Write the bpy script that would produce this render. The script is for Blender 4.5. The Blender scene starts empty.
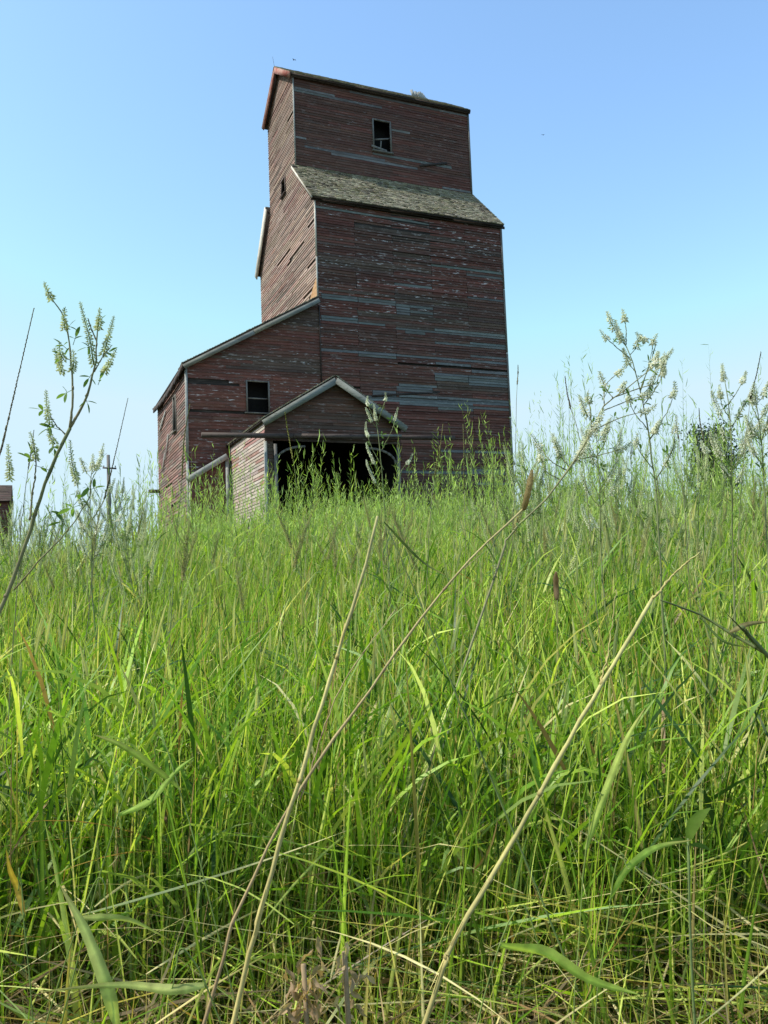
import bpy, math, random
import numpy as np
from mathutils import Vector

random.seed(7); RNG = np.random.default_rng(11)
SC = bpy.context.scene
COL = SC.collection

# ------------------------------------------------------------------ camera frame (eye at the origin)
F_PX = 820.0; PITCH = math.radians(4.5); ROLL = 0.037; YAW = math.radians(23)
FW = np.array([math.sin(YAW), math.cos(YAW), 0.0]); RT = np.array([math.cos(YAW), -math.sin(YAW), 0.0]); UP = np.array([0, 0, 1.0])
CF = FW*math.cos(PITCH) + UP*math.sin(PITCH); CU = -FW*math.sin(PITCH) + UP*math.cos(PITCH)

def ray(px, py):
    a = px-384; b = py-512; c, s = math.cos(ROLL), math.sin(ROLL)
    return CF*F_PX + RT*(c*a-s*b) - CU*(s*a+c*b)
def at(px, py, d):
    r = ray(px, py); return r/(r@FW)*d
def onY(px, py, Y):
    r = ray(px, py); return r*Y/r[1]

def sstep(x, a, b):
    t = np.clip((x-a)/(b-a), 0, 1); return t*t*(3-2*t)

GS = np.array([-3000., -60, -5, 0, 1.2, 3, 6, 10, 20, 30, 45, 80, 200, 5000])
GZ = np.array([-9., -4.5, -1.2, -1.0, -.94, -.76, -.50, -.20, .36, .92, 1.45, 1.9, 2.2, 2.2])
def ground_st(s, t):
    s = np.asarray(s, float); t = np.asarray(t, float)
    z = np.interp(s, GS, GZ)
    z = z + (.052*np.clip(t, -14, 0)+.012*np.clip(t, 0, 10))*sstep(s, 0, 9)*(1-sstep(s, 18, 45))
    amp = .05*sstep(s, 1, 5)*(1-sstep(s, 60, 150))
    z = z + amp*(np.sin(s*1.3+t*.7)+np.sin(t*1.9-s*.4+1.2)+.5*np.sin(t*3.7+s*2.9))
    return z
def ground(x, y):
    x = np.asarray(x, float); y = np.asarray(y, float)
    return ground_st(x*FW[0]+y*FW[1], x*RT[0]+y*RT[1])

# ------------------------------------------------------------------ materials
def newmat(name):
    m = bpy.data.materials.new(name); m.use_nodes = True
    nt = m.node_tree; nt.nodes.clear(); return m, nt
def N(nt, typ, **kw):
    n = nt.nodes.new(typ)
    for k, v in kw.items():
        if k.startswith('i_'): n.inputs[k[2:].replace('_', ' ')].default_value = v
        else: setattr(n, k, v)
    return n
def L(nt, a, b): nt.links.new(a, b)
def math_n(nt, op, a, b=None, clamp=False):
    n = nt.nodes.new('ShaderNodeMath'); n.operation = op; n.use_clamp = clamp
    for i, v in enumerate((a, b)):
        if v is None: continue
        if isinstance(v, (int, float)): n.inputs[i].default_value = v
        else: L(nt, v, n.inputs[i])
    return n.outputs[0]
def mixc(nt, fac, a, b, mode='MIX'):
    n = nt.nodes.new('ShaderNodeMix'); n.data_type = 'RGBA'; n.blend_type = mode
    for i, v in ((0, fac), (6, a), (7, b)):
        if isinstance(v, (int, float)): n.inputs[i].default_value = v
        elif isinstance(v, tuple): n.inputs[i].default_value = (*v, 1) if len(v) == 3 else v
        else: L(nt, v, n.inputs[i])
    return n.outputs[2]
def noise(nt, vec, scale, detail=4, rough=.55, mapscale=None, out='Fac'):
    if mapscale is not None:
        mp = nt.nodes.new('ShaderNodeMapping'); mp.inputs['Scale'].default_value = mapscale
        L(nt, vec, mp.inputs[0]); vec = mp.outputs[0]
    n = nt.nodes.new('ShaderNodeTexNoise'); n.inputs['Scale'].default_value = scale
    n.inputs['Detail'].default_value = detail; n.inputs['Roughness'].default_value = rough
    L(nt, vec, n.inputs['Vector']); return n.outputs[out]
def ramp(nt, fac, a, b):
    n = nt.nodes.new('ShaderNodeMapRange'); n.inputs['From Min'].default_value = a; n.inputs['From Max'].default_value = b
    n.interpolation_type = 'SMOOTHSTEP'; L(nt, fac, n.inputs['Value']); return n.outputs[0]

def mat_siding(name, fleck_col=(.72, .68, .66), grey=(.105, .085, .074), grain=.9):
    m, nt = newmat(name)
    at_ = N(nt, 'ShaderNodeAttribute', attribute_name='col')
    uv = N(nt, 'ShaderNodeUVMap').outputs[0]
    n1 = noise(nt, uv, 1, 5, .6, (1.2, 14, 1))
    n2 = noise(nt, uv, 1, 5, .7, (2.9, 15, 1))
    n3 = noise(nt, uv, 1, 3, .5, (.45, 1.3, 1))
    n4 = noise(nt, uv, 1, 6, .7, (6, 90, 1))
    c = mixc(nt, ramp(nt, n1, .48, .74), at_.outputs['Color'], grey)
    g = math_n(nt, 'MULTIPLY_ADD', n4, grain); g2 = nt.nodes[-1]; g2.inputs[2].default_value = 1-grain*.5
    c = mixc(nt, 1.0, c, g, 'MULTIPLY')
    # alpha of the attribute = how much flaking pale paint is left
    f = ramp(nt, n2, .55, .64)
    f3 = ramp(nt, n3, .36, .62)
    f = math_n(nt, 'MULTIPLY', f, f3)
    f = math_n(nt, 'MULTIPLY', f, at_.outputs['Alpha'], True)
    c = mixc(nt, f, c, fleck_col)
    # dirt & stain, large scale
    n5 = noise(nt, uv, 1, 4, .6, (.7, .25, 1))
    st = N(nt, 'ShaderNodeMapRange'); st.inputs['From Min'].default_value = .3; st.inputs['From Max'].default_value = .7
    st.inputs['To Min'].default_value = .68; st.inputs['To Max'].default_value = 1.2; L(nt, n5, st.inputs['Value'])
    c = mixc(nt, 1.0, c, st.outputs[0], 'MULTIPLY')
    p = N(nt, 'ShaderNodeBsdfPrincipled', i_Roughness=.85); p.inputs['Specular IOR Level'].default_value = .25
    L(nt, c, p.inputs['Base Color'])
    b = N(nt, 'ShaderNodeBump', i_Strength=.5, i_Distance=.01); L(nt, n4, b.inputs['Height']); L(nt, b.outputs[0], p.inputs['Normal'])
    o = N(nt, 'ShaderNodeOutputMaterial'); L(nt, p.outputs[0], o.inputs[0]); return m

def mat_plain(name, col, col2, scale=(3, 3, 3), rough=.85, bump=.3):
    m, nt = newmat(name)
    tc = N(nt, 'ShaderNodeTexCoord').outputs['Object']
    n1 = noise(nt, tc, 1, 6, .65, scale)
    n2 = noise(nt, tc, 1, 4, .6, tuple(v*7 for v in scale))
    c = mixc(nt, ramp(nt, n1, .35, .65), col, col2)
    c = mixc(nt, ramp(nt, n2, .55, .72), c, tuple(v*.45 for v in col))
    p = N(nt, 'ShaderNodeBsdfPrincipled', i_Roughness=rough); p.inputs['Specular IOR Level'].default_value = .25
    L(nt, c, p.inputs['Base Color'])
    b = N(nt, 'ShaderNodeBump', i_Strength=bump, i_Distance=.01); L(nt, n2, b.inputs['Height']); L(nt, b.outputs[0], p.inputs['Normal'])
    o = N(nt, 'ShaderNodeOutputMaterial'); L(nt, p.outputs[0], o.inputs[0]); return m

def mat_leaf(name, trans=.45, rough=.42, spec=.45, tint=(1.15, 1.25, .55), scale=60):
    m, nt = newmat(name)
    at_ = N(nt, 'ShaderNodeAttribute', attribute_name='col')
    tc = N(nt, 'ShaderNodeTexCoord').outputs['Object']
    n1 = noise(nt, tc, scale, 3, .6)
    k = N(nt, 'ShaderNodeMapRange'); k.inputs['To Min'].default_value = .7; k.inputs['To Max'].default_value = 1.3; L(nt, n1, k.inputs['Value'])
    c = mixc(nt, 1.0, at_.outputs['Color'], k.outputs[0], 'MULTIPLY')
    p = N(nt, 'ShaderNodeBsdfPrincipled', i_Roughness=rough); p.inputs['Specular IOR Level'].default_value = spec
    L(nt, c, p.inputs['Base Color'])
    if trans > 0:
        t = N(nt, 'ShaderNodeBsdfTranslucent'); ct = mixc(nt, 1.0, c, tint, 'MULTIPLY'); L(nt, ct, t.inputs['Color'])
        mx = N(nt, 'ShaderNodeMixShader', i_Fac=trans); L(nt, p.outputs[0], mx.inputs[1]); L(nt, t.outputs[0], mx.inputs[2]); sh = mx.outputs[0]
    else: sh = p.outputs[0]
    o = N(nt, 'ShaderNodeOutputMaterial'); L(nt, sh, o.inputs[0]); return m

def mat_soil():
    m, nt = newmat('soil')
    tc = N(nt, 'ShaderNodeTexCoord').outputs['Object']
    n1 = noise(nt, tc, 9, 8, .7); n2 = noise(nt, tc, .35, 5, .6); n3 = noise(nt, tc, 60, 4, .7)
    c = mixc(nt, ramp(nt, n1, .4, .62), (.028, .022, .012), (.075, .062, .032))
    c = mixc(nt, ramp(nt, n2, .42, .6), c, (.045, .065, .018))
    p = N(nt, 'ShaderNodeBsdfPrincipled', i_Roughness=.95); p.inputs['Specular IOR Level'].default_value = .1
    L(nt, c, p.inputs['Base Color'])
    b = N(nt, 'ShaderNodeBump', i_Strength=.8, i_Distance=.03); L(nt, n3, b.inputs['Height']); L(nt, b.outputs[0], p.inputs['Normal'])
    o = N(nt, 'ShaderNodeOutputMaterial'); L(nt, p.outputs[0], o.inputs[0]); return m

M_SIDE = mat_siding('weathered_red_siding')
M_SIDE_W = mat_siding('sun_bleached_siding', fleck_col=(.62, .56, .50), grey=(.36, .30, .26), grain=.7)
M_SHING = mat_siding('lichen_shingles', fleck_col=(.40, .39, .29), grey=(.36, .33, .26), grain=1.0)
M_TRIM = mat_plain('weathered_white_trim', (.42, .42, .39), (.26, .27, .25), (2, 2, 2))
M_TRIMW = mat_plain('bleached_white_trim', (.70, .66, .58), (.5, .45, .38), (2, 2, 2))
M_TRIMG = mat_plain('grey_green_trim', (.25, .26, .23), (.17, .175, .155), (.8, .8, 5))
M_TRIMR = mat_plain('red_trim', (.32, .09, .07), (.42, .25, .2), (1.5, 1.5, 3))
M_DARK = mat_plain('dark_aged_timber', (.035, .026, .022), (.055, .045, .04), (2, 2, 2))
M_RAIL = mat_plain('rusty_rail', (.055, .036, .03), (.10, .075, .065), (.8, 3, 3), .7)
M_TAN = mat_plain('bare_tan_wood', (.42, .22, .10), (.5, .33, .18), (1, 1, 6))
M_POLE = mat_plain('grey_pole_wood', (.13, .12, .11), (.2, .19, .17), (4, 4, 1))
M_GRASS = mat_leaf('grass_blade', .44, .42, .34, (1.2, 1.25, .45))
M_STEM = mat_leaf('plant_stem', .10, .7, .2, scale=140)
M_LEAFM = mat_leaf('plant_leaf', .46, .6, .22, (1.2, 1.25, .5), scale=90)
M_FLOW = mat_leaf('plant_flower', .62, .8, .1, (1.05, 1.05, .95))
M_TREE = mat_leaf('tree_leaf', .3, .6, .3, scale=2)
M_BARK = mat_plain('bark', (.09, .07, .05), (.14, .11, .085), (5, 5, 1))
M_SOIL = mat_soil()
M_VOID = mat_plain('unlit_interior', (.006, .005, .005), (.009, .008, .007))  # near-black colour stands in for the shade inside the openings
M_BIRD = mat_plain('bird_feathers', (.02, .02, .025), (.04, .04, .045), (20, 20, 20))

# ------------------------------------------------------------------ object helpers
def props(o, label=None, cat=None, group=None, kind=None):
    if label: o['label'] = label
    if cat: o['category'] = cat
    if group: o['group'] = group
    if kind: o['kind'] = kind
    return o
def empty(name, loc=(0, 0, 0), rz=0):
    o = bpy.data.objects.new(name, None); COL.objects.link(o); o.location = loc; o.rotation_euler = (0, 0, rz)
    o.empty_display_size = .1; return o

def build_np(name, V, Q, mat, parent=None, C=None, UV=None, smooth=False, T=None):
    """V (n,3), Q (m,4) quads, T (k,3) tris, C (n,4) vertex colours, UV (n,2)"""
    V = np.asarray(V, np.float32).reshape(-1, 3)
    Q = np.asarray(Q, np.int32).reshape(-1, 4) if Q is not None and len(Q) else np.zeros((0, 4), np.int32)
    T = np.asarray(T, np.int32).reshape(-1, 3) if T is not None and len(T) else np.zeros((0, 3), np.int32)
    me = bpy.data.meshes.new(name)
    me.vertices.add(len(V)); me.vertices.foreach_set('co', V.ravel())
    li = np.concatenate([Q.ravel(), T.ravel()]).astype(np.int32)
    me.loops.add(len(li)); me.loops.foreach_set('vertex_index', li)
    ls = np.concatenate([np.arange(len(Q))*4, len(Q)*4+np.arange(len(T))*3]).astype(np.int32)
    me.polygons.add(len(ls)); me.polygons.foreach_set('loop_start', ls)
    if smooth: me.polygons.foreach_set('use_smooth', np.ones(len(ls), bool))
    me.update(calc_edges=True)
    if C is not None:
        a = me.color_attributes.new('col', 'FLOAT_COLOR', 'POINT'); a.data.foreach_set('color', np.asarray(C, np.float32).ravel())
    if UV is not None:
        uvl = me.uv_layers.new(name='UVMap'); uvl.data.foreach_set('uv', np.asarray(UV, np.float32)[li].ravel())
    me.materials.append(mat)
    o = bpy.data.objects.new(name, me); COL.objects.link(o)
    if parent: o.parent = parent
    return o

class MB:
    """collects shapes for ONE mesh"""
    def __init__(s): s.v = []; s.q = []; s.t = []; s.c = []; s.u = []; s.n = 0
    def add(s, V, Q=(), T=(), col=(.3, .3, .3, 1), uv=None):
        V = np.asarray(V, float).reshape(-1, 3); k = len(V)
        s.v.append(V)
        if len(Q): s.q.append(np.asarray(Q)+s.n)
        if len(T): s.t.append(np.asarray(T)+s.n)
        c = np.asarray(col, float)
        if c.ndim == 1: c = np.tile(c if len(c) == 4 else np.append(c, 1), (k, 1))
        elif c.shape[1] == 3: c = np.hstack([c, np.ones((k, 1))])
        s.c.append(c); s.u.append(np.zeros((k, 2)) if uv is None else np.asarray(uv, float)); s.n += k
    def box(s, lo, hi, col=(.3, .3, .3, 1)):
        x0, y0, z0 = lo; x1, y1, z1 = hi
        V = [(x0,y0,z0),(x1,y0,z0),(x1,y1,z0),(x0,y1,z0),(x0,y0,z1),(x1,y0,z1),(x1,y1,z1),(x0,y1,z1)]
        s.add(V, [(0,3,2,1),(4,5,6,7),(0,1,5,4),(1,2,6,5),(2,3,7,6),(3,0,4,7)], col=col)
    def bar(s, a, b, w, h, nrm=(0, 0, 1), col=(.3, .3, .3, 1)):
        """box beam a->b, w across, h along nrm"""
        a = np.array(a, float); b = np.array(b, float); d = b-a; d /= np.linalg.norm(d)
        n = np.array(nrm, float); n = n-d*(n@d); n /= np.linalg.norm(n); c = np.cross(d, n)
        V = [p+c*w/2*i+n*h/2*j for p in (a, b) for i, j in ((-1,-1),(1,-1),(1,1),(-1,1))]
        s.add(V, [(0,3,2,1),(4,5,6,7),(0,1,5,4),(1,2,6,5),(2,3,7,6),(3,0,4,7)], col=col)
    def tube(s, pts, radii, k=6, col=(.3, .3, .3, 1), col2=None):
        P = np.asarray(pts, float); n = len(P); r = np.broadcast_to(np.asarray(radii, float), (n,))
        D = np.gradient(P, axis=0); D /= np.linalg.norm(D, axis=1)[:, None]+1e-9
        ref = np.array([.31, .17, .93]) if abs(D[0] @ np.array([.31,.17,.93])) < .9 else np.array([1., 0, 0])
        V = []; 
        for i in range(n):
            a = np.cross(D[i], ref); a /= np.linalg.norm(a)+1e-9; b = np.cross(D[i], a)
            for j in range(k):
                t = 2*math.pi*j/k; V.append(P[i]+r[i]*(a*math.cos(t)+b*math.sin(t)))
        Q = [(i*k+j, i*k+(j+1) % k, (i+1)*k+(j+1) % k, (i+1)*k+j) for i in range(n-1) for j in range(k)]
        T = [(0, j+1, j) for j in range(1, k-1)] + [((n-1)*k, (n-1)*k+j, (n-1)*k+j+1) for j in range(1, k-1)]
        if col2 is not None:
            tt = np.repeat(np.linspace(0, 1, n), k)[:, None]; col = np.asarray(col[:3])*(1-tt)+np.asarray(col2[:3])*tt
        s.add(V, Q, T, col=col)
    def build(s, name, mat, parent=None, smooth=False):
        if not s.n: return None
        return build_np(name, np.vstack(s.v), np.vstack(s.q) if s.q else None, mat, parent, np.vstack(s.c), np.vstack(s.u), smooth, np.vstack(s.t) if s.t else None)

# ------------------------------------------------------------------ lap boards / shingles
def ext_poly(poly, v):
    us = []
    n = len(poly)
    for i in range(n):
        (u0, v0), (u1, v1) = poly[i], poly[(i+1) % n]
        if v0 == v1: continue
        if min(v0, v1)-1e-9 <= v <= max(v0, v1)+1e-9: us.append(u0+(u1-u0)*(v-v0)/(v1-v0))
    return (min(us), max(us)) if us else None

def lap(name, O, U, V, Nn, poly, mat, parent, colf, exposure=.115, seg=(2.5, 4.5), th=.020, openings=(), seams=None,
        miss=.006, tilt=.0025, back=-.03, backcol=(.03, .025, .022, 0), gap=.004, seed=1, bulge=None, forced=()):
    """rows of overlapping boards filling polygon `poly` (u,v) on plane O+uU+vV, outward normal Nn"""
    rnd = random.Random(seed); O = np.array(O, float); U = np.array(U, float); V = np.array(V, float); Nn = np.array(Nn, float)
    vs, qs, cs, uvs = [], [], [], []; n = 0
    vmin = min(p[1] for p in poly); vmax = max(p[1] for p in poly)
    P3 = lambda u, v, d: O+U*u+V*v+Nn*(d+(bulge(u, v) if bulge else 0))
    def quad(pts, col, uv):
        nonlocal n
        vs.extend(pts); cs.extend([col]*4); uvs.extend(uv); qs.append((n, n+1, n+2, n+3)); n += 4
    rows = int(math.ceil((vmax-vmin)/exposure-1e-6))
    for r in range(rows):
        v0 = vmin+r*exposure; v1 = min(v0+exposure, vmax)
        e0 = ext_poly(poly, v0+1e-5); e1 = ext_poly(poly, v1-1e-5)
        if e0 is None or e1 is None: continue
        L0, R0 = e0; L1, R1 = e1
        iv = [(min(L0, L1), max(R0, R1))]
        for (a, b, c, d) in openings:
            if v1 > c+.02 and v0 < d-.02:
                nv = []
                for (p, q) in iv:
                    if b <= p or a >= q: nv.append((p, q)); continue
                    if a > p: nv.append((p, a))
                    if b < q: nv.append((b, q))
                iv = nv
        lo = min(L0, L1); hi = max(R0, R1)
        def cl(u, v):   # clip to the polygon edge at top / bottom
            e = (L0, R0) if v == 0 else (L1, R1)
            return min(max(u, e[0]), e[1])
        for (p, q) in iv:
            quad([P3(cl(p, 0), v0, back), P3(cl(q, 0), v0, back), P3(cl(q, 1), v1, back), P3(cl(p, 1), v1, back)], backcol, [(p, v0), (q, v0), (q, v1), (p, v1)])
            cuts = [p]
            if seams is not None:
                for sx in seams:
                    if p+.15 < sx < q-.15 and rnd.random() < .5: cuts.append(sx+rnd.uniform(-.012, .012))
            else:
                x = p+rnd.uniform(.2, seg[1])
                while x < q-.1: cuts.append(x); x += rnd.uniform(*seg)
            for (fa, fb, fc, fd) in forced:
                if fc <= (v0+v1)/2 <= fd: cuts = [c_ for c_ in cuts if not (fa < c_ < fb)]+[x for x in (fa, fb) if p+.1 < x < q-.1]
            cuts = sorted(set(cuts)); cuts.append(q)
            for a, b in zip(cuts[:-1], cuts[1:]):
                if rnd.random() < miss: continue
                um = (a+b)/2; vm = (v0+v1)/2
                col = colf(um, vm, rnd)
                if col is None: continue
                g = gap*rnd.random()
                a2 = a+g if a > p else a; b2 = b-g if b < q else b
                sk = rnd.gauss(0, tilt)*(b-a); sk2 = rnd.gauss(0, tilt)*(b-a)*.5
                t0 = th*rnd.uniform(.75, 1.25); t1 = .004; ov = .012
                w0 = v0+rnd.uniform(-.004, .004)
                A = P3(cl(a2, 0), w0+sk2, t0); B = P3(cl(b2, 0), w0+sk, t0+abs(sk)*.5)
                Cc = P3(cl(b2, 1), v1+ov, t1); D = P3(cl(a2, 1), v1+ov, t1)
                ou = rnd.uniform(0, 50)
                quad([A, B, Cc, D], col, [(a+ou, v0), (b+ou, v0), (b+ou, v1), (a+ou, v1)])
                dk = tuple(c*.6 for c in col[:3])+(0,)  # undersides and ends darkened: shadow lines between boards put into the colour
                A1 = P3(cl(a2, 0), w0+sk2, back+.004); B1 = P3(cl(b2, 0), w0+sk, back+.004)
                quad([A1, B1, B, A], dk, [(a+ou, v0)]*4)
                quad([A1, A, D, D], dk, [(a+ou, v0)]*4); quad([B1, Cc, Cc, B], dk, [(a+ou, v0)]*4)
    V_ = np.array(vs); Q_ = np.array(qs)
    # collapse degenerate quads into tris
    deg = (np.abs(V_[Q_[:, 2]]-V_[Q_[:, 3]]).sum(1) < 1e-9); deg2 = (np.abs(V_[Q_[:, 1]]-V_[Q_[:, 2]]).sum(1) < 1e-9)
    T_ = np.vstack([Q_[deg][:, :3], Q_[deg2 & ~deg][:, [0, 1, 3]]]); Q_ = Q_[~(deg | deg2)]
    return build_np(name, V_, Q_, mat, parent, np.array(cs), np.array(uvs), False, T_)

def in_boxes(u, v, boxes):
    for (a, b, c, d) in boxes:
        if a <= u <= b and c <= v <= d: return True
    return False
_cache = {}
def vnoise(x, y, seed=0):
    xi, yi = math.floor(x), math.floor(y); fx, fy = x-xi, y-yi
    def h(i, j):
        k = (i, j, seed)
        if k not in _cache: _cache[k] = random.Random(hash(k)).random()
        return _cache[k]
    fx = fx*fx*(3-2*fx); fy = fy*fy*(3-2*fy)
    return (h(xi, yi)*(1-fx)+h(xi+1, yi)*fx)*(1-fy)+(h(xi, yi+1)*(1-fx)+h(xi+1, yi+1)*fx)*fy

RED = (.150, .060, .044); REDB = (.126, .062, .046); GREY = (.165, .175, .170); BROWN = (.105, .070, .053)
def jit(c, r, a=.22): 
    k = 1+r.uniform(-a, a); return tuple(max(.005, x*k*(1+r.uniform(-.05, .05))) for x in c)

# ================================================================== THE GRAIN ELEVATOR
X0, X1 = 10.1, 18.5; Y0, YB = 29.58, 38.1; YM = 34.0
ZG = 1.0; ZE = 15.08; ZT = 17.38; YC0, YC1 = 31.93, 36.07; ZCE = 21.48; ZCR = 22.92
elev = empty('grain_elevator', (14.3, 33.8, 1.2))
E0 = np.array([14.3, 33.8, 1.2])
ELEV = []
def ep(o):
    """hang a mesh that was built in world coordinates under the elevator"""
    o.parent = elev; o.location = (-E0[0], -E0[1], -E0[2]); return o

# ---- patches of bare boards on the front wall (from their place in the wall: x range, z range)
def patch(p):
    a = onY(p[0], p[1], Y0); b = onY(p[2], p[3], Y0); return (a[0], b[0], min(a[2], b[2]), max(a[2], b[2]))
SEAMS = [onY(x, 330, Y0)[0] for x in (358, 396, 434, 469)]
bare = [patch(p) for p in ((321, 294, 358, 302), (358, 298, 396, 307), (321, 316, 358, 325), (358, 320, 385, 325), (322, 344, 396, 350), (358, 352, 396, 358), (434, 373, 468, 382), (468, 376, 508, 389),
                          (396, 303, 410, 315), (372, 390, 396, 398), (396, 386, 432, 393), (440, 449, 470, 453), (470, 468, 505, 474), (405, 330, 425, 335))]
def front_col(u, v, r):
    w = vnoise(u*.5, v*.9, 3)+.5*vnoise(u*.9, v*3.1, 4)
    if in_boxes(u, v, bare): return jit(GREY, r, .12)+(.15,)
    if r.random() < .02: return jit(GREY, r)+(.3,)
    z_ = vnoise(u*.35+3, v*.55, 31)
    if z_ > .80 and r.random() < .35: return jit(GREY, r, .25)+(.3,)
    w += r.uniform(-.12, .12)
    base = RED if w > .78 else (REDB if w > .42 else BROWN)
    fl = 1.0 if v > 12.0 and u > 11.5 else (.9 if v > 8.0 and vnoise(u*.4, v*.5, 33) > .4 else .25)
    return jit(base, r)+(fl*r.uniform(.5, 1.1),)
def cup_col(u, v, r):
    w = vnoise(u*.6, v*1.2, 7)
    if r.random() < .05 or (18.2 < v < 18.5 and 12 < u < 14) or (18.35 < v < 18.6 and 14.5 < u < 16.6) or (20.7 < v < 20.95 and u < 13.6): return jit((.19, .185, .175), r)+(.5,)
    return jit(RED if w > .6 else REDB, r, .18)+(.18,)
TANW = (.33, .235, .19); TANR = (.29, .17, .14); TAND = (.20, .15, .12)
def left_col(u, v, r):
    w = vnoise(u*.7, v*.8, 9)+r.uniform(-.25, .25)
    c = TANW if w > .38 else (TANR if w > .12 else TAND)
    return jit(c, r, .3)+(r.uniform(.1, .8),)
def annex_col(u, v, r):
    w = vnoise(u*.8, v*1.1, 13)
    return jit(RED if w > .55 else (REDB if w > .3 else BROWN), r)+(r.uniform(.25, .8),)
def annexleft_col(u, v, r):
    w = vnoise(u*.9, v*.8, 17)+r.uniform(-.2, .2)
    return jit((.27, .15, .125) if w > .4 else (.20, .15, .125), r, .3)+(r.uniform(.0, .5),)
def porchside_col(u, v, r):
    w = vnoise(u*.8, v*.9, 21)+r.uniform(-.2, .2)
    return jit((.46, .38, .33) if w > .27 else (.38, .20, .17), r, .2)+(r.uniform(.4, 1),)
def shing_col(u, v, r):
    w = vnoise(u*1.3, v*1.3, 25)+r.uniform(-.3, .3)
    return jit((.44, .40, .29) if w > .35 else ((.37, .33, .21) if w > .1 else (.23, .20, .16)), r, .36)+(r.uniform(.0, .9),)

bul = lambda u, v: .05*math.sin((u-X0)/8.4*math.pi)*math.sin((v-1)/14*math.pi*1.5)
XF, YF, ZF = (1, 0, 0), (0, 1, 0), (0, 0, 1)
# main bin house
cw = (13.72, 14.50, 18.72, 20.10)
fw_ = ep(lap('front_wall', (0, Y0, 0), XF, ZF, (0, -1, 0), [(X0, ZG), (X1, ZG), (X1, ZE), (X0, ZE)], M_SIDE, None, front_col, seams=SEAMS, forced=bare, gap=.016, exposure=.11, th=.027, seed=2, bulge=bul)); fw_['label'] = 'tall front wall of peeling dark red boards with grey bare patches'
lw = (33.45, 33.98, 16.95, 17.62)
LP = [(Y0, 7.5), (YB, 7.5), (YB, ZE), (YC1, ZT), (YC1, ZCE), (YM, ZCR), (YC0, ZCE), (YC0, ZT), (Y0, ZE)]
def left_col2(u, v, r):
    if v < 11.9 and u < 30.35+.5*(11.9-v)*r.uniform(.6, 1) and v > 10.6 and u < 31.2: return None if r.random() < .75 else jit(TANW, r)+(.2,)
    return left_col(u, v, r)
# non convex outline: built as four stacked convex pieces of one wall
def lap_multi(name, polys, **kw):
    obs = [lap(name, poly=p, parent=None, **{**kw, 'seed': kw['seed']+i}) for i, p in enumerate(polys)]
    bpy_join(obs); return obs[0]
def bpy_join(obs):
    import bmesh
    bm = bmesh.new()
    for o in obs: bm.from_mesh(o.data)
    bm.to_mesh(obs[0].data); bm.free()
    for o in obs[1:]:
        me = o.data; bpy.data.objects.remove(o); bpy.data.meshes.remove(me)
lcuts = dict(exposure=.115, seg=(.8, 3.4), th=.028, miss=.012, tilt=.0035, gap=.02)
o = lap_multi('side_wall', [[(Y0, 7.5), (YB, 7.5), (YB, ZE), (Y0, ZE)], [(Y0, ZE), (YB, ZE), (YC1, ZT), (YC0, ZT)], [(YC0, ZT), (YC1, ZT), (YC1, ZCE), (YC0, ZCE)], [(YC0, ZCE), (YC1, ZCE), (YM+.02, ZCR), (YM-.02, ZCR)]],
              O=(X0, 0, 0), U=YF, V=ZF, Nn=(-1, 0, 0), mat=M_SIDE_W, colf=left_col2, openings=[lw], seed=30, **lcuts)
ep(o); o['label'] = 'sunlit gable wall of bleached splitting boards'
# right and rear walls (turned away)
o = lap_multi('side_wall', [[(Y0, ZG), (YB, ZG), (YB, ZE), (Y0, ZE)], [(Y0, ZE), (YB, ZE), (YC1, ZT), (YC0, ZT)], [(YC0, ZT), (YC1, ZT), (YC1, ZCE), (YC0, ZCE)], [(YC0, ZCE), (YC1, ZCE), (YM+.02, ZCR), (YM-.02, ZCR)]],
              O=(X1, 0, 0), U=YF, V=ZF, Nn=(1, 0, 0), mat=M_SIDE, colf=annex_col, seed=40); ep(o); o['label'] = 'shaded gable wall of dark red boards'
ep(lap('rear_wall', (0, YB, 0), XF, ZF, (0, 1, 0), [(X0, ZG), (X1, ZG), (X1, ZE), (X0, ZE)], M_SIDE, None, annex_col, seed=44))
# cupola
o = ep(lap('cupola_wall', (0, YC0, 0), XF, ZF, (0, -1, 0), [(X0, ZT-.25), (X1, ZT-.25), (X1, ZCE), (X0, ZCE)], M_SIDE, None, cup_col, openings=[cw], seed=50))
ep(lap('cupola_wall', (0, YC1, 0), XF, ZF, (0, 1, 0), [(X0, ZT-.25), (X1, ZT-.25), (X1, ZCE), (X0, ZCE)], M_SIDE, None, cup_col, seed=51))

def shingle_roof(name, a, b, c, seed, exposure=.115, seg=(.09, .24), thick=.05, colf=shing_col, deck=True, sag=None):
    """a = lower-left corner, b = lower-right, c = upper-left, all world; laid as courses of shingles"""
    a, b, c = map(lambda p: np.array(p, float), (a, b, c)); U = b-a; W = np.linalg.norm(U); U /= W; V = c-a; H = np.linalg.norm(V); V /= H
    n = np.cross(U, V); n = n if n[2] > 0 else -n
    o = lap(name, a+n*.03, U, V, n, [(0, 0), (W, 0), (W, H), (0, H)], M_SHING, None, colf, exposure=exposure, seg=seg, th=.030, miss=.01, tilt=.05, gap=.012, seed=seed, back=-.02, bulge=sag)
    ep(o)
    d = MB(); m = (a+b)/2
    d.bar(a+V*H/2-n*.04, b+V*H/2-n*.04, H, .06, n); ep(d.build('roof_deck', M_DARK)).parent = elev
    dk = ELEV_last(); dk.parent = o; dk.location = (0, 0, 0)
    return o
def ELEV_last(): return [x for x in bpy.data.objects if x.name.startswith('roof_deck')][-1] if False else COL.objects[-1]
sl = (ZT-ZE)/(YC0-Y0)
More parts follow.
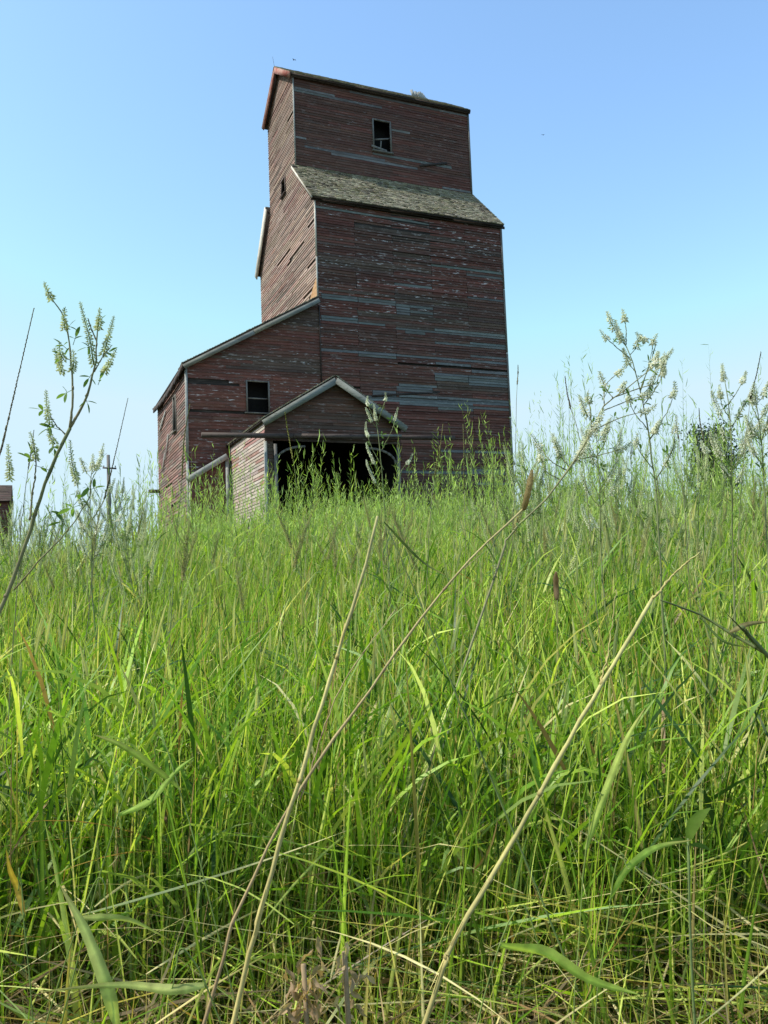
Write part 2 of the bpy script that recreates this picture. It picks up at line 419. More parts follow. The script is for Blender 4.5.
shingle_roof('lower_roof', (X0-.22, Y0-.2, ZE-.2*sl+.02), (X1+.09, Y0-.2, ZE-.2*sl+.02), (X0-.22, YC0, ZT+.02), 60)['label'] = 'lichen covered shingle roof below the cupola'
shingle_roof('lower_roof', (X0-.22, YB+.2, ZE-.2*sl+.02), (X1+.09, YB+.2, ZE-.2*sl+.02), (X0-.22, YC1, ZT+.02), 61)
sc_ = (ZCR-ZCE)/(YM-YC0)
shingle_roof('cupola_roof', (X0-.25, YC0-.22, ZCE-.22*sc_+.03), (X1+.04, YC0-.22, ZCE-.22*sc_+.03), (X0-.25, YM, ZCR+.05), 62)
shingle_roof('cupola_roof', (X0-.25, YC1+.22, ZCE-.22*sc_+.03), (X1+.04, YC1+.22, ZCE-.22*sc_+.03), (X0-.25, YM, ZCR+.05), 63)
# loose shingles and debris sticking up on the ridge
d = MB()
for i in range(16):
    x = 17.0+random.uniform(-.4, .4); d.bar((x, YM-.25, ZCR-.1), (x+random.uniform(-.2, .2), YM-.2+random.uniform(-.1, .2), ZCR+random.uniform(.12, .3)), .14, .02, (0, 1, .2))
ep(d.build('loose_shingles', M_TRIM))
d = MB(); d.tube([(X0-.2, YM, ZCR), (X0-.28, YM, ZCR+.55)], .006); ep(d.build('lightning_rod', M_DARK))

def board(name, a, b, w, h, nrm, mat, label=None):
    d = MB(); a = np.array(a, float); b = np.array(b, float); n = max(1, int(np.linalg.norm(b-a)/2.6)); k = 0
    cuts = np.linspace(0, 1, n+1)
    for i in range(n):
        j = np.array(nrm)*random.uniform(-.006, .006)
        d.bar(a+(b-a)*(cuts[i]+.001)+j, a+(b-a)*(cuts[i+1]-.001)+j, w, h, nrm)
    o = ep(d.build(name, mat)); 
    if label: o['label'] = label
    return o
# rake boards of the left gable
xo = X0-.2
board('rake_board', (xo, Y0-.2, ZE-.22), (xo, YC0-.02, ZT-.06), .08, .05, (1, 0, 0), M_TRIMW, 'pale near rake board of the lower roof')
board('rake_board', (xo, YB+.16, ZE-.30), (xo, YC1+.06, ZT-.02), .42, .05, (1, 0, 0), M_TRIMW, 'wide white far rake board of the lower roof')
board('rake_board', (xo-.03, YC0-.22, ZCE-.22), (xo-.03, YM, ZCR-.08), .24, .05, (1, 0, 0), M_TRIMR)
board('rake_board', (xo-.03, YC1+.10, ZCE-.20), (xo-.03, YM+.02, ZCR-.10), .34, .05, (1, 0, 0), M_TRIMR, 'red far rake board of the cupola')
board('eave_board', (X0-.2, Y0-.06, ZE-.22), (X1+.2, Y0-.06, ZE-.22), .05, .10, (0, 0, 1), M_DARK)
board('eave_board', (X0-.2, YC0-.1, ZCE-.12), (X1+.03, YC0-.1, ZCE-.12), .12, .16, (0, 0, 1), M_RAIL)
board('eave_board', (X1+.045, YC0-.2, ZCE-.18), (X1+.045, YM, ZCR-.1), .16, .03, (1, 0, 0), M_RAIL)
board('corner_board', (X0-.02, Y0-.025, 12.6), (X0-.02, Y0-.025, ZE-.2), .05, .06, (1, 0, 0), M_TRIMW, 'bleached corner board of the bin house')
board('corner_board', (X0-.02, YC0-.025, ZT+.05), (X0-.02, YC0-.025, ZCE-.15), .05, .05, (1, 0, 0), M_TRIM)
board('corner_board', (X1+.03, Y0-.03, ZG), (X1+.03, Y0-.03, ZE-.2), .06, .07, (1, 0, 0), M_SHING if False else M_POLE)
board('corner_board', (X1+.03, YC0-.03, ZT+.05), (X1+.03, YC0-.03, ZCE-.15), .06, .07, (1, 0, 0), M_POLE)
board('corner_board', (X0-.02, Y0-.028, 10.75), (X0-.02, Y0-.028, 12.55), .06, .05, (1, 0, 0), M_TRIM)
board('corner_board', (X0+.02, Y0-.05, ZG), (X0+.02, Y0-.05, 10.6), .04, .04, (1, 0, 0), M_DARK)  # added dark strip in place of the dark gap between annex and bin house
# torn corner with bare sheathing above the annex roof
d = MB(); d.add([(X0-.036, Y0-.0, 10.8), (X0-.036, Y0-.0, 11.75), (X0-.036, Y0+.5, 11.45), (X0-.036, Y0+1.3, 10.8)], [(0, 1, 2, 3)]); ep(d.build('exposed_sheathing', M_TAN))
# loose hanging boards on the cupola and front wall
d = MB(); d.bar((15.9, YC0-.05, 18.35), (17.3, YC0-.045, 18.72), .10, .02, (0, 1, 0), ); ep(d.build('loose_board', M_DARK))['label'] = 'board hanging askew on the cupola'
d = MB(); d.bar(onY(372, 396, Y0-.06), onY(440, 392, Y0-.05), .09, .02, (0, 1, 0)); ep(d.build('loose_board', M_DARK))

def dark_room(lo, hi, nm='interior'):
    """near-black painted shade behind an opening, open towards the opening"""
    return None
def window(plane, u0, u1, v0, v1, depth, fw=.09, muntin=True, broken=False, mat=M_TRIM, name='window'):
    """plane ('Y', y) faces -Y, ('X', x) faces -X"""
    ax, c = plane
    P = (lambda u, v, d: (u, c-d, v)) if ax == 'Y' else (lambda u, v, d: (c-d, u, v))
    nr = (0, 1, 0) if ax == 'Y' else (1, 0, 0)
    d = MB(); o = .03
    d.bar(P(u0-fw/2, v0-fw, o), P(u0-fw/2, v1+fw, o), fw, .08, nr); d.bar(P(u1+fw/2, v0-fw, o), P(u1+fw/2, v1+fw, o), fw, .08, nr)
    d.bar(P(u0, v1+fw/2, o), P(u1, v1+fw/2, o), fw, .078, nr)
    root = ep(d.build(name, mat))
    s = MB(); s.bar(P(u0-.12, v0-fw/2-.01, .05), P(u1+.12, v0-fw/2-.01, .05), fw*.8, .14, nr)
    si = s.build('sill', mat if not broken else M_POLE, root)
    q = MB()
    if muntin:
        vm = v0+(v1-v0)*.47; q.bar(P(u0, vm, -.04), P(u1, vm, -.04), .045, .03, nr)
    if broken:
        q.bar(P(u0-.02, v0+.50, -.03), P(u1+.02, v0+.68, -.03), .07, .03, nr); q.bar(P(u0-.15, v0+.16, .06), P(u1-.2, v0+.02, .07), .10, .03, nr); q.bar(P(u0+.3, v0+.05, .02), P(u0+.36, v0+.5, -.02), .05, .03, nr)
    if q.n: q.build('sash', mat, root)
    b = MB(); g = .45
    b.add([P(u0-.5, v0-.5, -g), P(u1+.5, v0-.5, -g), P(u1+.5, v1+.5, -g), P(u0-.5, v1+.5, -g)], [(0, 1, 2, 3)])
    b.build('opening_shade_sheet', M_VOID, root)  # near-black sheet painted as the shade behind the window
    return root
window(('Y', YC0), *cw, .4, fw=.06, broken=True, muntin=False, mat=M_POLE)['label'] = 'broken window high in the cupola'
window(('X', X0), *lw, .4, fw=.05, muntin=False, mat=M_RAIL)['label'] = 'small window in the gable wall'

# ---- annex (lean-to engine room) left of the bin house
XA = 5.0; AZ0 = 7.88; AZ1 = 10.8; YA1 = 37.3
aw = (7.21, 8.0, 6.27, 7.42); alw = (32.0, 32.55, 5.95, 7.3)
asl = (AZ1-AZ0)/(X0-XA)
def annex_top(u): return AZ0+(u-XA)*asl
o = lap_multi('annex_wall', [[(XA, ZG), (X0, ZG), (X0, AZ0), (XA, AZ0)], [(XA, AZ0), (X0, AZ0), (X0, AZ1), (X0-.01, AZ1)]], O=(0, Y0-.0, 0), U=XF, V=ZF, Nn=(0, -1, 0), mat=M_SIDE, colf=annex_col, openings=[aw], seed=70, seg=(1.5, 4), miss=.01)
ep(o); o['label'] = 'dark red front wall of the lean-to annex'
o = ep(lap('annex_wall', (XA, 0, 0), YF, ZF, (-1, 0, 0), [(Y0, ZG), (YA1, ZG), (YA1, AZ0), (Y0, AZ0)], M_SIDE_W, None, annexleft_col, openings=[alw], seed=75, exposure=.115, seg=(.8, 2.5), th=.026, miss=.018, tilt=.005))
o['label'] = 'sunlit battered side wall of the annex'
ep(lap('annex_wall', (0, YA1, 0), XF, ZF, (0, 1, 0), [(XA, ZG), (X0, ZG), (X0, AZ1), (XA, AZ0)], M_SIDE, None, annex_col, seed=76))
for (a, b) in [((36.4, 6.7), (34.6, 7.2)), ((34.8, 5.2), (33.9, 6.1)), ((35.6, 4.9), (35.0, 5.5))]:
    d = MB(); d.bar((XA-.07, a[0], a[1]), (XA-.06, b[0], b[1]), .12, .02, (1, 0, 0)); ep(d.build('loose_board', M_TRIM))
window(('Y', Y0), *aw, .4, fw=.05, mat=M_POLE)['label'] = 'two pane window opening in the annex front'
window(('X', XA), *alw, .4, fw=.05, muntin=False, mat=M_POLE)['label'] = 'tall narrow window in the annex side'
# roof sheet, sagging at its outer eave
sagf = lambda u, v: -.16*math.sin(math.pi*min(max(u/8.4, 0), 1))*(1-v/6.2)
shingle_roof('annex_roof', (XA-.18, Y0-.25, AZ0-.18*asl+.1), (XA-.18, YA1+.3, AZ0-.18*asl+.1), (X0, Y0-.25, AZ1+.1), 77, seg=(.2, .6), sag=sagf)
board('rake_board', (XA-.14, Y0-.24, AZ0-.12*asl-.04), (X0-.02, Y0-.24, AZ1-.06), .16, .05, (0, 1, 0), M_TRIMG, 'grey rake board along the annex roof')
d = MB(); pts = [(XA-.17, Y0-.2+(YA1+.35-Y0)*t, AZ0-.17*asl+.02-.16*math.sin(math.pi*t)) for t in np.linspace(0, 1, 9)]
for a, b in zip(pts[:-1], pts[1:]): d.bar(a, b, .045, .2, (0, 0, 1))
ep(d.build('eave_board', M_RAIL))
board('corner_board', (XA-.03, Y0-.035, ZG), (XA-.03, Y0-.035, AZ0-.1), .09, .06, (0, 1, 0), M_TRIM, 'pale corner board of the annex')
board('beam', (4.5, 36.9, 4.1), (XA+.1, 36.9, 4.1), .2, .14, (0, 0, 1), M_RAIL, 'dark timber poking out behind the annex')

# ---- drive shed (porch) with the big door opening
PX0, PX1, PY = 6.5, 11.02, 24.5; PZE = 4.96; PXM = 8.8; PZR = 6.36
op = (6.74, 10.92, 0, 4.24)
o = lap_multi('drive_shed_wall', [[(PX0, ZG-.3), (PX1, ZG-.3), (PX1, PZE), (PX0, PZE)], [(PX0, PZE), (PX1, PZE), (PXM+.02, PZR-.02), (PXM-.02, PZR-.02)]], O=(0, PY, 0), U=XF, V=ZF, Nn=(0, -1, 0), mat=M_SIDE, colf=lambda u, v, r: jit(BROWN if r.random() < .3 else REDB, r)+(.3,), openings=[op], seed=80, exposure=.11)
ep(o); o['label'] = 'gable front of the drive shed'
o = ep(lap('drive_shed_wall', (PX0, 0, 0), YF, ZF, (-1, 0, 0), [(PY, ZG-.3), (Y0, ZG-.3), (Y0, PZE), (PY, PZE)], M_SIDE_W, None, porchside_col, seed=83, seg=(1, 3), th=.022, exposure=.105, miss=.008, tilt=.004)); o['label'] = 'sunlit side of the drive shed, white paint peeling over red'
ep(lap('drive_shed_wall', (PX1, 0, 0), YF, ZF, (1, 0, 0), [(PY, ZG-.3), (Y0, ZG-.3), (Y0, PZE), (PY, PZE)], M_SIDE, None, annex_col, seed=84))
psl = (PZR-PZE)/(PXM-PX0); pr = (PZR-PZE)/(PX1-PXM)
shingle_roof('drive_shed_roof', (PX0-.12, PY-.22, PZE-.12*psl+.06), (PX0-.12, Y0, PZE-.12*psl+.06), (PXM, PY-.22, PZR+.08), 85)
shingle_roof('drive_shed_roof', (PX1+.2, PY-.22, PZE-.2*pr+.06), (PX1+.2, Y0, PZE-.2*pr+.06), (PXM, PY-.22, PZR+.08), 86)
board('rake_board', (PX0-.1, PY-.26, PZE-.14), (PXM, PY-.26, PZR-.07), .20, .05, (0, 1, 0), M_TRIMG, 'left rake board of the drive shed gable')
board('rake_board', (PX1+.18, PY-.265, PZE-.17), (PXM+.0, PY-.265, PZR-.07), .20, .05, (0, 1, 0), M_TRIMG, 'right rake board of the drive shed gable')
board('door_track', (4.5, PY-.22, 4.40), (13.0, PY-.22, 4.58), .12, .14, (0, 0, 1), M_RAIL, 'long rusty sliding door track across the front')
d = MB(); d.bar((9.7, PY-.3, 4.54), (11.0, PY-.3, 4.57), .03, .08, (0, 0, 1)); ep(d.build('track_cover', M_TRIMG))
d = MB(); d.bar((PX0-.01, PY-.045, ZG-.2), (PX0-.01, PY-.045, 4.3), .09, .06, (0, 1, 0)); ep(d.build('corner_board', M_TRIM))
d = MB(); d.bar((6.8, PY-.05, ZG-.2), (6.8, PY-.05, 4.22), .10, .08, (0, 1, 0)); ep(d.build('door_jamb', M_POLE))
d = MB(); d.bar((10.96, PY-.05, ZG-.2), (10.96, PY-.05, 4.22), .10, .08, (0, 1, 0)); ep(d.build('door_jamb', M_POLE))
for xa, s in ((6.84, 1), (10.90, -1)):      # curved corner braces
    d = MB(); pts = [(xa+s*(.95-.95*math.cos(t)), PY+.02, 3.68+.5*math.sin(t)) for t in np.linspace(0, math.pi/2, 7)]
    for a, b in zip(pts[:-1], pts[1:]): d.bar(a, b, .07, .05, (0, 1, 0))
    ep(d.build('corner_brace', M_POLE))
d = MB(); d.box((PX0+.05, PY+1.2, ZG-.2), (PX1-.05, PY+1.25, 4.9)); 
d = MB()   # near-black panels: shade inside the drive way put into the colour
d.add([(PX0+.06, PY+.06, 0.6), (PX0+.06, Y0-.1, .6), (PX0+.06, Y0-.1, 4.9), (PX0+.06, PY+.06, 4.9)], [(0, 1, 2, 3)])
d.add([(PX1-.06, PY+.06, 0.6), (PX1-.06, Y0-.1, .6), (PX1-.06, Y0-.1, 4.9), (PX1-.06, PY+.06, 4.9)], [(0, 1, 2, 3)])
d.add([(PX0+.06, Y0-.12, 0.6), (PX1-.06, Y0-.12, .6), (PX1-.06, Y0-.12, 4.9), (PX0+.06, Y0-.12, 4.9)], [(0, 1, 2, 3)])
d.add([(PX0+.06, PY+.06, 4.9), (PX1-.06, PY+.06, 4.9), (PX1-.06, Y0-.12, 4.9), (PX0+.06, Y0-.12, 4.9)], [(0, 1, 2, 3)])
ep(d.build('interior_shade_panels', M_VOID))
# small low lean-to between shed and annex corner
sx0, sx1, sy = 5.02, 6.28, 29.32
o = ep(lap('scale_room_wall', (0, sy, 0), XF, ZF, (0, -1, 0), [(sx0, ZG), (sx1, ZG), (sx1, 3.70), (sx0, 3.70)], M_SIDE, None, lambda u, v, r: jit(RED, r)+(.3,), seed=90, exposure=.11))
o = ep(lap('scale_room_wall', (0, sy+.001, 0), XF, ZF, (0, -1, 0), [(sx0, 3.70), (sx1, 3.70), (sx1, 4.5), (sx1-.01, 4.5)], M_SIDE, None, lambda u, v, r: jit(RED, r)+(.3,), seed=91, exposure=.11))
ep(lap('scale_room_wall', (sx0, 0, 0), YF, ZF, (-1, 0, 0), [(sy, ZG), (Y0, ZG), (Y0, 3.7), (sy, 3.7)], M_SIDE_W, None, lambda u, v, r: jit((.55, .5, .45), r)+(1,), seed=92))
d = MB(); d.bar((sx0-.12, (sy+Y0)/2-.06, 3.74), (sx1, (sy+Y0)/2-.06, 4.6), Y0-sy+.1, .05, (0, 0, 1)); ep(d.build('scale_room_roof', M_SHING if False else M_DARK))
board('rake_board', (sx0-.14, sy-.14, 3.66), (sx1+.05, sy-.14, 4.55), .2, .04, (0, 1, 0), M_TRIM, 'pale rake board of the small lean-to')
board('corner_board', (sx1+.06, sy-.04, ZG), (sx1+.06, sy-.04, 4.5), .13, .05, (0, 1, 0), M_TRIM)
props(elev, 'tall abandoned wooden grain elevator with peeling dark red boards and a cupola', 'grain elevator')

# ================================================================== SHED at the far left, POLE, TREES, BIRDS
shed = empty('old_shed', (-4.3, 51.6, 1.6)); so = np.array([-4.3, 51.6, 1.6])
def sp_(o): o.parent = shed; o.location = tuple(-so); return o
hx0, hx1, hy0, hy1, hz = -7.2, -1.42, 49.5, 54., 5.0
sp_(lap('wall', (0, hy0, 0), XF, ZF, (0, -1, 0), [(hx0, 1.0), (hx1, 1.0), (hx1, hz), (hx0, hz)], M_SIDE, None, annex_col, seed=101, openings=[(-5.4, -3.4, 0, 3.8)]))
sp_(lap('wall', (hx1, 0, 0), YF, ZF, (1, 0, 0), [(hy0, 1.0), (hy1, 1.0), (hy1, hz), (hy0, hz)], M_SIDE, None, annex_col, seed=102))
sp_(lap('wall', (hx0, 0, 0), YF, ZF, (-1, 0, 0), [(hy0, 1.0), (hy1, 1.0), (hy1, hz), (hy0, hz)], M_SIDE_W, None, annexleft_col, seed=103))
sp_(lap('wall', (0, hy1, 0), XF, ZF, (0, 1, 0), [(hx0, 1.0), (hx1, 1.0), (hx1, hz), (hx0, hz)], M_SIDE, None, annex_col, seed=104))
for s, (ya, yb) in enumerate(((hy0-.25, (hy0+hy1)/2), (hy1+.25, (hy0+hy1)/2))):
    d = MB(); V = [(hx0-.2, ya, hz-.1), (hx1+.1, ya, hz-.1), (hx1+.1, yb, hz+1.05), (hx0-.2, yb, hz+1.05)]
    a, b, c = map(np.array, (V[0], V[1], V[3])); 
    U = (b-a)/np.linalg.norm(b-a); W = (c-a); H = np.linalg.norm(W); W = W/H; n = np.cross(U, W); n = n if n[2] > 0 else -n
    sp_(lap('roof', a, U, W, n, [(0, 0), (np.linalg.norm(b-a), 0), (np.linalg.norm(b-a), H), (0, H)], M_SIDE, None, lambda u, v, r: jit(BROWN, r)+(.1,), exposure=.2, seg=(.3, .8), seed=110+s, tilt=.02))
for x in (hx0, hx1-.02):
    d = MB(); d.add([(x, hy0, hz), (x, hy1, hz), (x, (hy0+hy1)/2, hz+1.0), (x+.04, hy0, hz), (x+.04, hy1, hz), (x+.04, (hy0+hy1)/2, hz+1.0)], [(0, 1, 4, 3), (1, 2, 5, 4), (2, 0, 3, 5)], [(0, 2, 1), (3, 4, 5)], col=(.1, .05, .045, .2)); sp_(d.build('gable', M_SIDE))
props(shed, 'low dark red weathered shed at the far left edge of the field', 'shed')

def gz(x, y): return float(ground(x, y))
pb = at(110, 520, 62.0); pz = gz(pb[0], pb[1]); pt = at(109, 455, 62.0)
pole = empty('utility_pole', (pb[0], pb[1], pz))
d = MB(); d.tube([(0, 0, -.3), (-.04, 0, (pt[2]-pz)*.5), (-.08, 0, pt[2]-pz)], [.17, .15, .12], 8); d.build('pole', M_POLE, pole, True)
d = MB(); d.bar((-.5, -.1, pt[2]-pz-1.0), (.5, -.1, pt[2]-pz-1.05), .1, .12); d.build('crossarm', M_POLE, pole)
for x in (-.42, .42):
    d = MB(); d.tube([(x, -.1, pt[2]-pz-.97), (x, -.1, pt[2]-pz-.88), (x, -.1, pt[2]-pz-.82)], [.03, .05, .03], 8); d.build('insulator', M_TRIM, pole, True)
props(pole, 'thin grey wooden utility pole beyond the grass left of the elevator', 'utility pole')

def tree(px, py_top, py_bot, d, wid, seed, label, dense=1.0, group=None):
    r = random.Random(seed); g = np.random.default_rng(seed)
    top = at(px, py_top, d); z0 = gz(top[0], top[1]); H = top[2]-z0
    root = empty('tree', (top[0], top[1], z0)); t = MB()
    t.tube([(0, 0, -.2), (.05*H*.3, 0, H*.4), (0, .03, H*.93)], [H*.03, H*.022, H*.005], 7)
    cl = []
    for i in range(int(26*dense)):
        h = H*r.uniform(.16, .96); rad = wid*(1-abs(h/H-.42)**1.5*1.35)*r.uniform(.45, 1.0); rad = max(rad, .12*wid); a = r.uniform(0, 6.283)
        e = np.array([math.cos(a)*rad, math.sin(a)*rad, h+rad*.25]); s = np.array([0, 0, h*.78])
        t.tube([s, (s+e)/2+np.array([0, 0, -.05*H]), e], [H*.009, H*.006, H*.002], 4)
        cl.append(e); cl.append((s+e)/2+g.normal(0, .05*H, 3)); cl.append(s*.6+e*.4+g.normal(0, .06*H, 3))
    t.build('trunk', M_BARK, root, True)
    cl = np.array(cl); n = int(9000*dense); ci = g.integers(0, len(cl), n); sz = .062*H
    c = cl[ci]+g.normal(0, 1, (n, 3))*sz*g.uniform(.5, 1.25, (n, 1))*[1, 1, .8]
    s = g.uniform(.035, .085, n)*H/5; ax = g.normal(0, 1, (n, 3)); ax /= np.linalg.norm(ax, axis=1)[:, None]; bx = np.cross(ax, g.normal(0, 1, (n, 3))); bx /= np.linalg.norm(bx, axis=1)[:, None]
    V = np.stack([c-ax*s[:, None], c+bx*s[:, None]*.55, c+ax*s[:, None], c-bx*s[:, None]*.55], 1).reshape(-1, 3)
    colr = np.array([.040, .072, .04])*(g.uniform(.6, 1.5, (n, 1)))+np.array([.02, .015, .015])*g.random((n, 1))
    build_np('crown', V, np.arange(4*n).reshape(n, 4), M_TREE, root, np.hstack([np.repeat(colr, 4, 0), np.ones((4*n, 1))]))
    props(root, label, 'tree', group); return root
tree(711, 427, 500, 62, 2.2, 5, 'dark bushy tree on the skyline at the right of the field', 1.5)
tree(571, 474, 505, 75, 1.7, 6, 'low tree top just right of the elevator on the skyline', .6)
tree(641, 486, 505, 80, 1.6, 8, 'small faint tree on the skyline behind the tall flowering weed', .5)

def bird(px, py, d, rz, roll_, label):
    p = at(px, py, d); b = empty('bird', tuple(p), rz); m = MB()
    m.tube([(-.2, 0, 0), (-.12, 0, .01), (0, 0, .0), (.1, 0, .02), (.16, 0, .03), (.21, 0, .02)], [.01, .03, .045, .035, .03, .004], 7); m.build('body', M_BIRD, b, True)
    for s in (-1, 1):
        w = MB(); w.add([(-.06, 0, .02), (.08, 0, .02), (.05, s*.22, .1), (-.05, s*.22, .1), (-.07, s*.45, .03), (-.03, s*.45, .03)], [(0, 1, 2, 3), (3, 2, 5, 4)]); w.build('wing', M_BIRD, b)
    w = MB(); w.add([(-.18, 0, 0), (-.3, .05, 0), (-.3, -.05, 0)], T=[(0, 1, 2)]); w.build('tail', M_BIRD, b)
    b.rotation_euler = (roll_, 0, rz); b.scale = (.55, .55, .55); props(b, label, 'bird')
bird(543, 135, 75, .4, .3, 'tiny dark bird flying alone in the open sky right of the cupola')
bird(294, 60, 60, 2.2, -.2, 'tiny dark bird flying just above the cupola roof peak')

# ================================================================== GROUND
sv = np.concatenate([-np.geomspace(3000, 2, 14), np.arange(-1, 14, .25), np.arange(14, 50, 1.0), np.geomspace(50, 4000, 22)])
tv = np.concatenate([-np.geomspace(3000, 14, 14), np.arange(-13.5, 13.6, .45), np.geomspace(14, 3000, 14)])
S, T = np.meshgrid(sv, tv, indexing='ij'); Zg = ground_st(S, T)
Zg = Zg+.012*np.sin(S*11+T*3)*np.sin(T*9)*(np.abs(S) < 14)
P = S[..., None]*FW+T[..., None]*RT; P[..., 2] = Zg
idx = np.arange(S.size).reshape(S.shape); Q = np.stack([idx[:-1, :-1], idx[1:, :-1], idx[1:, 1:], idx[:-1, 1:]], -1).reshape(-1, 4)[:, ::-1]
o = build_np('ground', P.reshape(-1, 3), Q, M_SOIL, smooth=True); o['kind'] = 'structure'

# ================================================================== GRASS (stuff)
def ribbons(B, Lh, W, az, th0, kap, roll, twist, nseg, cb, ct, taper=3.0, fold=0.0):
    n = len(B); t = np.linspace(0, 1, nseg+1)
    th = th0[:, None]+kap[:, None]*t[None]**1.3
    dx = np.sin(th); dz = np.cos(th)
    step = Lh[:, None]/nseg
    hx = np.concatenate([np.zeros((n, 1)), np.cumsum((dx[:, :-1]+dx[:, 1:])/2*step, 1)], 1)
    hz = np.concatenate([np.zeros((n, 1)), np.cumsum((dz[:, :-1]+dz[:, 1:])/2*step, 1)], 1)
    ca, sa = np.cos(az)[:, None], np.sin(az)[:, None]
    C = np.stack([B[:, 0:1]+hx*ca, B[:, 1:2]+hx*sa, B[:, 2:3]+hz], -1)
    perp = np.stack([-sa+0*hx, ca+0*hx, 0*hx], -1); nrm = np.stack([dz*ca, dz*sa, -dx], -1)
    tw = (roll[:, None]+twist[:, None]*t[None])[..., None]
    side = perp*np.cos(tw)+nrm*np.sin(tw)
    prof = np.minimum(1, .55+2.2*t)*(1-t**taper); prof[-1] = .04
    w = (W[:, None]*prof[None])[..., None]*.5
    if fold:      # a blade folded along its midrib, with a pale rib and a scorched tip on some
        nn_ = np.cross(side, np.stack([dx*ca, dx*sa, dz], -1))
        V = np.stack([C-side*w+nn_*w*fold, C, C+side*w+nn_*w*fold], 2)
        base = (np.arange(n)*(nseg+1)*3)[:, None]+np.arange(nseg)[None]*3
        Qd = np.concatenate([np.stack([base, base+1, base+4, base+3], -1).reshape(-1, 4), np.stack([base+1, base+2, base+5, base+4], -1).reshape(-1, 4)])
        ct = np.where(RNG.random((n, 1)) < .22, np.array([[.50, .36, .13]]), ct)
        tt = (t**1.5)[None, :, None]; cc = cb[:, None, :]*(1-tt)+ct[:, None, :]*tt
        k = 1+RNG.normal(0, .12, (n, nseg+1, 1)); cc = np.clip(cc*k, .01, .9)
        a_ = RNG.uniform(.75, 1.0, (n, 1, 1)); b_ = RNG.uniform(.85, 1.15, (n, 1, 1))
        cc = np.stack([cc*a_, cc*1.25+.01, cc*b_], 2)
        return V.reshape(-1, 3), Qd, cc.reshape(-1, 3)
    V = np.stack([C-side*w, C+side*w], 2)                      # n, seg+1, 2, 3
    base = (np.arange(n)*(nseg+1)*2)[:, None]+np.arange(nseg)[None]*2
    Qd = np.stack([base, base+1, base+3, base+2], -1).reshape(-1, 4)
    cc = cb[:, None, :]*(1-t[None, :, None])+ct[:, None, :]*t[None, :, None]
    cc = np.repeat(cc[:, :, None, :], 2, 2)
    return V.reshape(-1, 3), Qd, cc.reshape(-1, 3)

class Acc:
    def __init__(s): s.V = []; s.Q = []; s.C = []; s.n = 0
    def add(s, V, Q, C): s.V.append(V); s.Q.append(Q+s.n); s.C.append(C); s.n += len(V)
    def build(s, name, mat, parent=None):
        C = np.vstack(s.C); return build_np(name, np.vstack(s.V), np.vstack(s.Q), mat, parent, np.hstack([C, np.ones((len(C), 1))]), smooth=True)

PAL = np.array([[.150, .290, .024], [.310, .460, .042], [.035, .090, .014], [.540, .610, .130], [.240, .330, .090], [.72, .63, .30], [.30, .19, .09]])  # grass and straw tones, spread wider to paint in sunlit blades and dark gaps
def palette(n, pr): 
    i = RNG.choice(len(PAL), n, p=np.array(pr)/sum(pr)); return PAL[i]*RNG.uniform(.75, 1.25, (n, 1))
def scatter(n, s0, s1, marg=.7, k=.53, clear=True):
    # uniform per area in the wedge that the meadow shows, with a wide margin
    w0, w1 = k*s0+marg, k*s1+marg
    u = RNG.random(n); s = s0+(s1-s0)*(-w0+np.sqrt(w0*w0+u*(w1*w1-w0*w0)))/(w1-w0) if abs(w1-w0) > 1e-6 else s0+(s1-s0)*u
    t = RNG.uniform(-1, 1, n)*(k*s+marg)
    return s, t
def to_world(s, t, dz=0):
    P = s[:, None]*FW+t[:, None]*RT; P[:, 2] = ground_st(s, t)+dz; return P
def clear_building(s, t):
    P = s[:, None]*FW+t[:, None]*RT; x, y = P[:, 0], P[:, 1]
    a = (x > XA-.05) & (x < X1+.1) & (y > Y0-.1) & (y < YB+.1); b = (x > PX0-.1) & (x < PX1+.1) & (y > PY-.05) & (y < Y0+.1)
    c = (x > sx0-.1) & (x < PX0) & (y > sy-.1) & (y < Y0+.1)
    return ~(a | b | c)
def clump(s, t, sc=1.0, seed=0):
    return .5+.25*(np.sin(s*2.1*sc+seed)*np.cos(t*2.7*sc+1.3*seed)+np.sin(s*5.3*sc+t*4.1*sc+seed))
WIND = math.atan2(RT[1], RT[0])     # tops lean gently to the right
def azim(n, bias=.35):
    a = RNG.uniform(0, 2*math.pi, n); b = RNG.normal(WIND, .9, n); return np.where(RNG.random(n) < bias, b, a)

G = Acc()
def layer_blades(n, s0, s1, hmul=1.0, wmul=1.0, nseg=5, pr=(5, 5, 5.5, 3.2, 2, 1.0, .7), fold=0.0):
    s, t = scatter(n, s0, s1); ok = clear_building(s, t)&(RNG.random(n) < .15+1.0*clump(s, t)); s, t = s[ok], t[ok]; n = len(s)
    B = to_world(s, t, -.01)
    Lh = RNG.gamma(9, .062, n)*hmul*(.8+.4*clump(s, t, .5, 2)); Lh = np.clip(Lh, .18, .85)
    W = RNG.uniform(.0026, .0102, n)*wmul*(RNG.random(n)**.25)
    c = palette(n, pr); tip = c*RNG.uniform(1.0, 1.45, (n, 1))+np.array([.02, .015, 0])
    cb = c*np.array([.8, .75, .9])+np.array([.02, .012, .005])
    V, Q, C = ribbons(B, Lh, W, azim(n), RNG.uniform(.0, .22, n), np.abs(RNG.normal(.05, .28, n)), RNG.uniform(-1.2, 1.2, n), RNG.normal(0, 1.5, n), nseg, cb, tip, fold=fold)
    G.add(V, Q, C)
